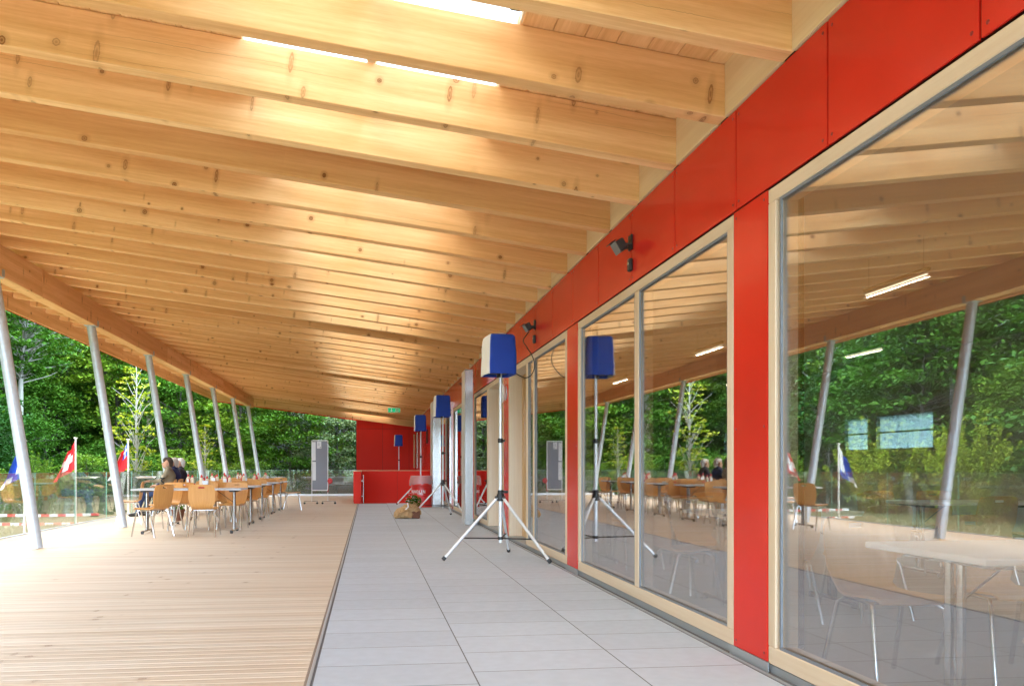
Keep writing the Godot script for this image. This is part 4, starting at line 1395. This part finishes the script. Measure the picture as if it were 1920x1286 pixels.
func net(m: MB, bones: Array, cell: float, k: float) -> void:
	var lo := Vector3.ONE * 1e9
	var hi := -lo
	for b in bones:
		for e in 2:
			lo = lo.min(b[e] - Vector3.ONE * (b[2 + e] + cell * 3))
			hi = hi.max(b[e] + Vector3.ONE * (b[2 + e] + cell * 3))
	var s := Vector3i(((hi - lo) / cell).ceil()) + Vector3i.ONE
	var f := PackedFloat32Array()
	f.resize(s.x * s.y * s.z)
	f.fill(1.0)
	for b in bones:
		var pad := maxf(b[2], b[3]) + k + cell * 2.0
		var i0 := Vector3i(((b[0].min(b[1]) - Vector3.ONE * pad - lo) / cell).floor()).clamp(Vector3i.ZERO, s - Vector3i.ONE)
		var i1 := Vector3i(((b[0].max(b[1]) + Vector3.ONE * pad - lo) / cell).ceil()).clamp(Vector3i.ZERO, s - Vector3i.ONE)
		for x in range(i0.x, i1.x + 1):
			for y in range(i0.y, i1.y + 1):
				for z in range(i0.z, i1.z + 1):
					var d := cap_d(lo + Vector3(x, y, z) * cell, b)
					var at := (x * s.y + y) * s.z + z
					var h := maxf(k - absf(f[at] - d), 0.0) / k
					f[at] = minf(f[at], d) - h * h * k * 0.25
	var idx := {}
	var pos := []
	var nrm := []
	var cl := []
	var step := [s.y * s.z, s.z, 1]
	for x in s.x - 1:
		for y in s.y - 1:
			for z in s.z - 1:
				var at := (x * s.y + y) * s.z + z
				var c := [f[at], f[at + step[0]], f[at + step[1]], f[at + step[0] + step[1]], f[at + 1], f[at + step[0] + 1], f[at + step[1] + 1], f[at + step[0] + step[1] + 1]]
				var neg := 0
				for q in c:
					if q < 0.0: neg += 1
				if neg == 0 or neg == 8:
					continue
				var sum := Vector3.ZERO
				var cnt := 0
				for e in [[0, 1], [2, 3], [4, 5], [6, 7], [0, 2], [1, 3], [4, 6], [5, 7], [0, 4], [1, 5], [2, 6], [3, 7]]:
					var a: float = c[e[0]]
					var b: float = c[e[1]]
					if (a < 0.0) != (b < 0.0):
						var pa := Vector3(e[0] & 1, (e[0] >> 1) & 1, e[0] >> 2)
						var pb := Vector3(e[1] & 1, (e[1] >> 1) & 1, e[1] >> 2)
						sum += pa.lerp(pb, a / (a - b))
						cnt += 1
				var p := lo + (Vector3(x, y, z) + sum / cnt) * cell
				idx[at] = pos.size()
				pos.append(p)
				nrm.append(Vector3(c[1] + c[3] + c[5] + c[7] - c[0] - c[2] - c[4] - c[6], c[2] + c[3] + c[6] + c[7] - c[0] - c[1] - c[4] - c[5], c[4] + c[5] + c[6] + c[7] - c[0] - c[1] - c[2] - c[3]).normalized())
				var best := 1e9
				var bc := Color.WHITE
				for b in bones:
					var d := cap_d(p, b)
					if d < best:
						best = d
						bc = b[4]
				cl.append(bc)
	for x in range(1, s.x - 1):
		for y in range(1, s.y - 1):
			for z in range(1, s.z - 1):
				var at := (x * s.y + y) * s.z + z
				for ax in 3:
					if (f[at] < 0.0) == (f[at + step[ax]] < 0.0):
						continue
					var u: int = step[(ax + 1) % 3]
					var w: int = step[(ax + 2) % 3]
					var q := [at, at - u, at - u - w, at - w]
					for t in [[0, 1, 2], [0, 2, 3]]:
						var a: int = idx[q[t[0]]]
						var b: int = idx[q[t[1]]]
						var c: int = idx[q[t[2]]]
						m.col = cl[a]
						var g: Vector3 = (pos[b] - pos[a]).cross(pos[c] - pos[a])
						var o := [a, c, b] if g.dot(nrm[a] + nrm[b] + nrm[c]) > 0.0 else [a, b, c]
						for i in o:
							m.col = cl[i]
							m.vert(pos[i], nrm[i], Vector2.ZERO)


func hand(m: MB, wrist: Vector3, dir: Vector3, side: float, skin: Color) -> void:
	var up := Vector3.UP
	var across := dir.cross(up).normalized() * side
	var bones := [[wrist, wrist + dir * 0.08 - across * 0.012, 0.024, 0.026, skin], [wrist + across * 0.01, wrist + dir * 0.075 + across * 0.022, 0.022, 0.022, skin]]
	var len_ := [0.066, 0.078, 0.073, 0.056]
	for i in 4:
		var r := wrist + dir * 0.09 + across * (0.033 - 0.022 * i)
		var k: Vector3 = r + dir * len_[i] * 0.55 - up * 0.012
		bones.append([r, k, 0.0095, 0.009, skin])
		bones.append([k, k + dir * len_[i] * 0.35 - up * 0.028, 0.009, 0.008, skin])
	var th := wrist + dir * 0.03 + across * 0.035
	bones.append([th, th + dir * 0.045 + across * 0.022, 0.011, 0.010, skin])
	bones.append([th + dir * 0.045 + across * 0.022, th + dir * 0.075 + across * 0.018 - up * 0.01, 0.010, 0.009, skin])
	net(m, bones, 0.006, 0.008)


func person(at: Vector3, turn: float, jacket: Color, trousers: Color, hairc: Color, skin: Color, label: String, reading := false, lean := 0.0) -> void:
	var t := thing("person", at, turn)
	tag(t, label, "person", "people seated facing the lawn")
	# local +z is forward; seated on a 0.45 m seat
	var m := MB.new()
	m.colored = true
	var hp := Vector3(0, 0.535, -0.02)
	var ch := Vector3(0, 0.90, -0.10 + lean * 0.5)
	var nk := Vector3(0, 1.075, -0.09 + lean)
	var hd := Vector3(0, 1.20, -0.055 + lean * 1.15)
	var b := []
	b.append([hp + Vector3(-0.07, 0, 0), hp + Vector3(0.07, 0, 0), 0.115, 0.115, trousers])
	b.append([hp + Vector3(0, 0.08, -0.02), ch, 0.135, 0.145, jacket])
	b.append([hp + Vector3(0, 0.10, 0.03), ch + Vector3(0, -0.04, 0.05), 0.12, 0.115, jacket])
	b.append([ch + Vector3(-0.09, 0.06, 0), ch + Vector3(0.09, 0.06, 0), 0.105, 0.105, jacket])
	b.append([nk + Vector3(-0.14, -0.05, 0), nk + Vector3(0.14, -0.05, 0), 0.062, 0.062, jacket])
	b.append([nk + Vector3(0, -0.03, 0), nk + Vector3(0, 0.03, 0.01), 0.072, 0.066, jacket])
	b.append([nk, hd, 0.055, 0.055, skin])
	b.append([hd + Vector3(0, 0.035, -0.025), hd + Vector3(0, -0.02, 0.015), 0.092, 0.078, skin])
	b.append([hd + Vector3(0, -0.055, 0.05), hd + Vector3(0, -0.07, 0.06), 0.046, 0.036, skin])
	for s in [-1.0, 1.0]:
		var sh: Vector3 = nk + Vector3(s * 0.175, -0.065, 0.0)
		var el := Vector3(s * 0.25, 0.80, 0.02 + lean * 0.4)
		var wr := Vector3(s * 0.13, 0.80 if reading else 0.68, 0.27)
		b.append([sh, el, 0.062, 0.05, jacket])
		b.append([el, wr, 0.05, 0.036, jacket])
		var kn := Vector3(s * 0.12, 0.52, 0.43)
		var an := Vector3(s * 0.13, 0.09, 0.46 + 0.10 * s)
		b.append([hp + Vector3(s * 0.09, -0.01, 0.03), kn, 0.092, 0.066, trousers])
		b.append([kn, an, 0.064, 0.046, trousers])
		b.append([an + Vector3(0, -0.045, -0.03), an + Vector3(s * 0.02, -0.052, 0.15), 0.04, 0.036, Color(0.03, 0.025, 0.022)])
	net(m, b, 0.021, 0.04)
	# nose, ears, eyes, mouth on a finer grid of their own
	var face := [[hd + Vector3(0, 0.012, 0.085), hd + Vector3(0, -0.022, 0.105), 0.011, 0.015, skin]]
	for s in [-1.0, 1.0]:
		face.append([hd + Vector3(s * 0.088, 0.01, -0.01), hd + Vector3(s * 0.09, -0.02, -0.005), 0.017, 0.012, skin])
		face.append([hd + Vector3(s * 0.033, 0.012, 0.077), hd + Vector3(s * 0.034, 0.012, 0.078), 0.0125, 0.0125, Color(0.05, 0.04, 0.035)])
	face.append([hd + Vector3(-0.02, -0.05, 0.094), hd + Vector3(0.02, -0.05, 0.094), 0.007, 0.007, Color(0.35, 0.10, 0.08)])
	net(m, face, 0.006, 0.004)
	for s in [-1.0, 1.0]:
		var wr := Vector3(s * 0.13, 0.80 if reading else 0.68, 0.27)
		hand(m, wr + Vector3(-s * 0.01, 0, 0.02), Vector3(-s * 0.25, -0.05, 0.95).normalized(), -s, skin)
	part("body", m.mesh(), M["skin_cloth"], t)
	var hm := MB.new()
	hm.colored = true
	net(hm, [[hd + Vector3(0, 0.062, -0.035), hd + Vector3(0, 0.07, 0.02), 0.088, 0.072, hairc], [hd + Vector3(0, 0.02, -0.06), hd + Vector3(0, -0.04, -0.065), 0.08, 0.062, hairc]], 0.012, 0.03)
	part("hair", hm.mesh(), M["skin_cloth"], t)
	if reading:
		var n := thing("newspaper", t.transform * Vector3(0, 0.86, 0.40), turn)
		tag(n, "open white newspaper held by the seated person in the brown jacket", "newspaper")
		part("page", boxm(Vector3(0.27, 0.004, 0.36), 0.0), M["paper_white"], n, Vector3(-0.135, 0.02, 0), Basis(Vector3.BACK, -0.15))
		part("page", boxm(Vector3(0.27, 0.004, 0.36), 0.0), M["paper_white"], n, Vector3(0.135, 0.02, 0), Basis(Vector3.BACK, 0.15))


func build_people() -> void:
	var skin := Color(0.50, 0.28, 0.19)
	person(P(-4.62, 0.0, 18.15), -PI / 2 + 0.1, Color(0.19, 0.155, 0.10), Color(0.02, 0.045, 0.13), Color(0.05, 0.028, 0.016), skin, "seated person in a brown jacket and blue jeans with short brown hair", true)
	person(P(-4.66, 0.0, 18.85), -PI / 2 - 0.05, Color(0.008, 0.018, 0.075), Color(0.03, 0.035, 0.05), Color(0.55, 0.52, 0.50), skin, "seated white-haired person in a navy jacket next to the brown jacket")
	person(P(-4.72, 0.0, 19.75), -PI / 2 + 0.05, Color(0.012, 0.014, 0.03), Color(0.03, 0.03, 0.035), Color(0.62, 0.60, 0.57), skin, "seated white-haired person in a black jacket, furthest along the glass balustrade")


# ---------------------------------------------------------------- vegetation
func leaves(m: MB, ctr: Vector3, rad: Vector3, n: int, size: float, tint: Color, flat := 0.6) -> void:
	for i in n:
		var q := Vector3(rng.randfn(), rng.randfn(), rng.randfn()).normalized() * pow(rng.randf(), 0.45)
		var p := ctr + q * rad
		var nn := (Vector3(rng.randfn(), rng.randfn(), rng.randfn()) * (1.0 - flat) + Vector3.UP * flat * 1.6).normalized()
		var t := nn.cross(Vector3(rng.randfn(), rng.randfn(), rng.randfn())).normalized()
		var s := nn.cross(t)
		var l := size * rng.randf_range(0.7, 1.3)
		var k := rng.randf_range(0.72, 1.3)
		m.col = Color(tint.r * k * rng.randf_range(0.9, 1.15), tint.g * k, tint.b * k * rng.randf_range(0.8, 1.1))
		var a := p - t * l * 0.55
		var b := p + s * l * 0.30
		var c := p + t * l * 0.6 - nn * l * 0.12
		var d := p - s * l * 0.30
		m.vert(a, nn, Vector2.ZERO); m.vert(b, nn, Vector2.ZERO); m.vert(c, nn, Vector2.ZERO)
		m.vert(a, nn, Vector2.ZERO); m.vert(c, nn, Vector2.ZERO); m.vert(d, nn, Vector2.ZERO)


func limb(m: MB, a: Vector3, dir: Vector3, ln: float, r: float, sag := 0.0) -> Vector3:
	var pts := []
	var rr := []
	var p := a
	var d := dir.normalized()
	for i in 5:
		pts.append(p)
		rr.append(lerpf(r, r * 0.25, i / 4.0))
		d = (d + Vector3(rng.randfn(), rng.randfn() + sag, rng.randfn()) * 0.10).normalized()
		p += d * ln / 4.0
	m.tube(pts, rr, 6, false)
	return pts[4]


func tree_meshes(h: float, w: float, bare: float, nspray: int, per: int, leaf: float, shape: String, every := 5, thick := 1.0) -> Array:
	var tm := MB.new()
	var lm := MB.new()
	lm.colored = true
	var pts := []
	var rr := []
	var p := Vector3.ZERO
	var n := 8
	for i in n:
		pts.append(p)
		rr.append(lerpf(h * 0.018, h * 0.003, i / float(n - 1)) * (0.7 if thick < 1.0 else 1.0))
		p += Vector3(rng.randf_range(-0.03, 0.03) * h * 0.3, h * 0.97 / (n - 1), rng.randf_range(-0.03, 0.03) * h * 0.3)
	tm.tube(pts, rr, 8, false)
	for i in nspray:
		var f := rng.randf()
		var y := lerpf(bare, 1.0, f)
		var prof := 1.0
		if shape == "cone":
			prof = (1.0 - f) * 0.95 + 0.05
		elif shape == "column":
			prof = sin(PI * clampf(f * 0.9 + 0.08, 0, 1)) * 0.8 + 0.2
		else:
			prof = pow(sin(PI * clampf(f * 0.82 + 0.16, 0, 1)), 0.6)
		var a := rng.randf() * TAU
		var r := w * prof * pow(rng.randf_range(0.12, 1.0), 0.55) * rng.randf_range(0.8, 1.12)
		var si := mini(int(y * (n - 1)), n - 2)
		var base: Vector3 = pts[si].lerp(pts[si + 1], y * (n - 1) - si)
		var lift := -0.18 * r if shape == "cone" else 0.30 * r
		var c := Vector3(base.x + cos(a) * r, y * h + lift * 0.5, base.z + sin(a) * r)
		if i % every == 0:
			var from := Vector3(base.x, y * h - (1.5 * r if shape == "column" else absf(lift)), base.z)
			limb(tm, from, c - from, (c - from).length(), h * 0.004 * thick)
		var k := rng.randf_range(0.7, 1.35)
		var tint := Color(k * rng.randf_range(0.9, 1.2), k, k)
		var sr := w * rng.randf_range(0.16, 0.30)
		leaves(lm, c, Vector3(sr, sr * (0.30 if shape != "cone" else 0.22), sr), per, leaf, tint, 0.55)
	return [tm.mesh(), lm.mesh()]


func shoot_bush(h: float, w: float, n: int) -> Array:
	var tm := MB.new()
	var lm := MB.new()
	lm.colored = true
	for i in n:
		var a := rng.randf() * TAU
		var out := w * pow(rng.randf(), 0.6)
		var top := h * (1.0 - 0.45 * out / w) * rng.randf_range(0.6, 1.05)
		var d := Vector3(cos(a), 0, sin(a))
		var pts := []
		for j in 6:
			var f := j / 5.0
			pts.append(d * (0.15 + out * pow(f, 0.7)) + Vector3(rng.randfn() * 0.04, top * f, rng.randfn() * 0.04))
		tm.tube(pts, [0.022, 0.018, 0.014, 0.011, 0.008, 0.004], 5, false)
		var k := rng.randf_range(0.7, 1.3)
		for j in 13:
			var f := 0.18 + 0.82 * j / 12.0
			var q := f * 5.0
			var p: Vector3 = pts[mini(int(q), 4)].lerp(pts[mini(int(q), 4) + 1], q - mini(int(q), 4))
			var r := 0.24 * (1.1 - f) + 0.05
			leaves(lm, p, Vector3(r, r * 1.2, r), 20, 0.10, Color(k * rng.randf_range(0.85, 1.15), k, k), 0.15)
	return [tm.mesh(), lm.mesh()]


func plant(called: String, meshes: Array, leafmat: String, at: Vector3, scale_: float, label: String, category: String, group := "", bark := "bark") -> void:
	var t := thing(called, at, rng.randf() * TAU)
	tag(t, label, category, group)
	var bs := Basis().scaled(Vector3(scale_ * rng.randf_range(0.9, 1.1), scale_, scale_ * rng.randf_range(0.9, 1.1)))
	part("trunk" if category == "tree" else "stem", meshes[0], M[bark], t, Vector3.ZERO, bs)
	part("crown" if category == "tree" else "foliage", meshes[1], M[leafmat], t, Vector3.ZERO, bs)


func build_plants() -> void:
	var beech := []
	for i in 4:
		beech.append(tree_meshes(13.0, 4.2, 0.12, 420, 56, 0.215, "round"))
	var low := []
	for i in 2:
		low.append(tree_meshes(7.0, 3.2, 0.05, 320, 50, 0.165, "round"))
	var fir := []
	for i in 2:
		fir.append(tree_meshes(16.0, 3.0, 0.08, 420, 46, 0.2, "cone"))
	var shrub := []
	for i in 3:
		shrub.append(tree_meshes(2.6, 1.5, 0.05, 120, 30, 0.12, "round"))
	var willow := shoot_bush(4.4, 1.9, 70)
	var slim := tree_meshes(7.5, 1.25, 0.22, 95, 13, 0.16, "column", 2, 0.8)
	print("tree meshes")
	var kinds := [["leaf_beech", "broad mid-green beech tree in the wood on the slope behind the lawn"], ["leaf_dark", "broad dark green tree in the wood on the slope behind the lawn"], ["leaf_fresh", "broad fresh yellow-green tree in the wood on the slope behind the lawn"]]
	# wood along the lawn side, in rows up the slope
	for row in 4:
		var x := -20.0 - row * 6.0
		var d := -8.0 + row * 1.7
		while d < 78.0:
			var px := x + rng.randf_range(-1.8, 1.8)
			var pd := d + rng.randf_range(-1.5, 1.5)
			var y := hill(px, pd) - 0.15
			var q := rng.randf()
			if q < 0.16:
				plant("fir_tree", fir[rng.randi() % 2], "leaf_spruce", P(px, y, pd), rng.randf_range(0.65, 0.85), "dark narrow fir tree in the wood on the slope behind the lawn", "tree", "fir trees in the wood behind the lawn")
			else:
				var k: int = [0, 0, 1, 1, 2][rng.randi() % 5]
				plant("broadleaf_tree", beech[rng.randi() % 4], kinds[k][0], P(px, y, pd), rng.randf_range(0.66, 0.9), kinds[k][1], "tree", "broadleaf trees in the wood behind the lawn")
			d += 6.2 + row * 0.5
	# low trees along the wood's edge
	var d2 := -4.0
	while d2 < 70.0:
		var px := -16.5 + rng.randf_range(-1.2, 1.0)
		var ek := rng.randi() % 3
		plant("edge_tree", low[rng.randi() % 2], ["leaf_beech", "leaf_fresh", "leaf_dark"][ek], P(px, hill(px, d2) - 0.1, d2 + rng.randf_range(-1, 1)), rng.randf_range(0.7, 1.05), "low bushy %s tree at the edge of the wood behind the lawn" % ["mid-green", "yellow-green", "dark green"][ek], "tree", "low trees along the wood's edge")
		d2 += 4.2
	# wood closing the far end
	for row in 3:
		var x := -14.0
		while x < 12.0:
			var pd := 46.0 + row * 7.0 + rng.randf_range(-1.5, 1.5)
			var px := x + rng.randf_range(-1.5, 1.5)
			var k: int = [0, 2, 1, 2][rng.randi() % 4]
			plant("broadleaf_tree", beech[rng.randi() % 4], kinds[k][0], P(px, hill(px, pd) - 0.15, pd), rng.randf_range(0.8, 1.1), "%s tree in the wood beyond the end of the deck" % ["mid-green broadleaf", "dark green broadleaf", "fresh yellow-green broadleaf"][k], "tree", "broadleaf trees beyond the end of the deck")
			x += 6.0
	for e in [[-6.5, 40.0, 0.95, "leaf_fresh"], [-3.8, 38.6, 0.8, "leaf_beech"], [-1.6, 39.5, 0.85, "leaf_silver"], [1.4, 40.5, 0.9, "leaf_dark"], [-9.6, 41.0, 1.0, "leaf_beech"]]:
		plant("edge_tree", low[rng.randi() % 2], e[3], P(e[0], LAWN - 0.1, e[1]), e[2], {"leaf_fresh": "layered yellow-green low tree beyond the pinboard and end balustrade", "leaf_beech": "mid-green low tree beyond the end balustrade", "leaf_silver": "silvery grey-green low tree beside the red end wall", "leaf_dark": "dark low tree behind the red end wall"}[e[3]], "tree", "low trees beyond the end of the deck")
	var tall := tree_meshes(14.0, 3.0, 0.55, 240, 50, 0.2, "round", 3)
	for e in [[-11.6, 43.0, 0.8], [-15.2, 36.0, 0.75], [-17.0, 26.0, 0.7]]:
		plant("tall_tree", tall, "leaf_beech", P(e[0], hill(e[0], e[1]) - 0.1, e[1]), e[2], "tall tree with a long bare pale trunk at the edge of the wood", "tree", "tall bare-stemmed trees at the wood's edge", "bark_pale")
	# slim young trees with pale thin leaves on the lawn
	plant("young_tree", slim, "leaf_lime", P(-8.72, LAWN, 30.0), 0.76, "tall slim young tree with sparse pale leaves between two steel columns", "tree", "slim young trees on the lawn", "bark_ash")
	plant("young_tree", slim, "leaf_lime", P(-7.0, LAWN, 34.0), 0.46, "short slim young tree with sparse pale leaves at the far end of the lawn", "tree", "slim young trees on the lawn", "bark_ash")
	plant("young_tree", slim, "leaf_fresh", P(-15.0, LAWN, 30.5), 0.95, "slim young tree with yellow-green leaves mirrored in the large window", "tree", "slim young trees on the lawn", "bark_ash")
	# bright round bushes on the lawn
	plant("willow_bush", willow, "leaf_lime", P(-13.6, LAWN, 25.0), 0.9, "bright yellow-green upright bush on the lawn mirrored in the large window", "bush", "bright bushes on the lawn")
	plant("willow_bush", willow, "leaf_lime", P(-13.4, LAWN, 20.8), 0.85, "bright yellow-green upright bush on the lawn mirrored in the large window", "bush", "bright bushes on the lawn")
	plant("willow_bush", willow, "leaf_fresh", P(-10.75, LAWN, 26.0), 0.56, "rounded fresh green bush on the lawn between the first two steel columns", "bush", "bright bushes on the lawn")
	for e in [[-12.4, 38.0, 1.0], [-10.4, 37.0, 0.8], [-8.6, 36.0, 0.9], [-7.0, 35.4, 0.7], [-5.2, 34.6, 0.75], [-11.5, 33.0, 0.8], [-13.5, 40.5, 1.1]]:
		plant("shrub", shrub[rng.randi() % 3], ["leaf_beech", "leaf_fresh"][rng.randi() % 2], P(e[0], LAWN, e[1]), e[2], "leafy green shrub behind the balustrade at the far corner of the lawn", "shrub", "shrubs at the far corner of the lawn")
	for e in [[-2.4, 32.0, 0.42], [-3.1, 32.3, 0.5], [-4.0, 31.9, 0.35]]:
		plant("low_plant", shrub[rng.randi() % 3], "leaf_silver", P(e[0], LAWN, e[1]), e[2], "pale green low plant just beyond the end balustrade", "shrub", "low plants beyond the end balustrade")
	# dark bank wall beyond the end of the deck
	var bw := thing("stone_bank", P(-2.5, LAWN, 34.6))
	tag(bw, "dark low stone bank wall beyond the end balustrade", "bank wall")
	for i in 3:
		for j in 8:
			part("stone_block", boxm(Vector3(0.88, 0.40, 0.5), 0.04), M["stone_grey"], bw, Vector3(-3.4 + j * 0.9 + (0.45 if i % 2 else 0.0) + rng.randf_range(-0.02, 0.02), 0.2 + i * 0.405, rng.randf_range(-0.04, 0.04)))


# ---------------------------------------------------------------- scene
func _ready() -> void:
	rng.seed = 20240611
	var cam := Camera3D.new()
	cam.name = "camera"
	add_child(cam)
	cam.projection = Camera3D.PROJECTION_FRUSTUM
	cam.near = 0.1
	cam.far = 900.0
	cam.size = 0.1 * 1286.0 / 1440.0
	cam.frustum_offset = Vector2(0.1 * (960.0 - 854.0) / 1440.0, 0.1 * (877.0 - 643.0) / 1440.0)
	cam.position = Vector3(0, 1.1, 0)
	cam.rotation_degrees.y = -6.497
	cam.current = true

	var env := Environment.new()
	env.background_mode = Environment.BG_SKY
	var sky := Sky.new()
	var sm := ProceduralSkyMaterial.new()
	sm.sky_top_color = Color(0.77, 0.89, 1.0)
	sm.sky_horizon_color = Color(0.72, 0.81, 0.89)
	sm.sky_curve = 0.4
	sm.ground_bottom_color = Color(0.32, 0.36, 0.28)
	sm.ground_horizon_color = Color(0.6, 0.63, 0.6)
	sm.sky_energy_multiplier = 1.0
	sky.sky_material = sm
	env.sky = sky
	env.tonemap_mode = Environment.TONE_MAPPER_LINEAR
	env.tonemap_exposure = 26.0
	env.sdfgi_enabled = true
	env.ssao_enabled = true
	env.ssil_enabled = true
	var we := WorldEnvironment.new()
	we.name = "environment"
	we.environment = env
	add_child(we)
	var sun := DirectionalLight3D.new()
	sun.name = "sun"
	sun.light_energy = 0.15
	sun.light_angular_distance = 50.0
	sun.light_color = Color(1.0, 0.97, 0.92)
	sun.shadow_enabled = true
	add_child(sun)
	sun.look_at_from_position(Vector3(-20, 40, 12), Vector3.ZERO)

	materials()
	print("materials ", Time.get_ticks_msec())
	build_ground()
	build_canopy()
	build_pavilion()
	build_balustrade()
	print("structure ", Time.get_ticks_msec())
	build_plants()
	print("plants ", Time.get_ticks_msec())
	build_furniture()
	build_speakers()
	build_lamps()
	build_props()
	print("props ", Time.get_ticks_msec())
	build_people()
	print("people ", Time.get_ticks_msec())
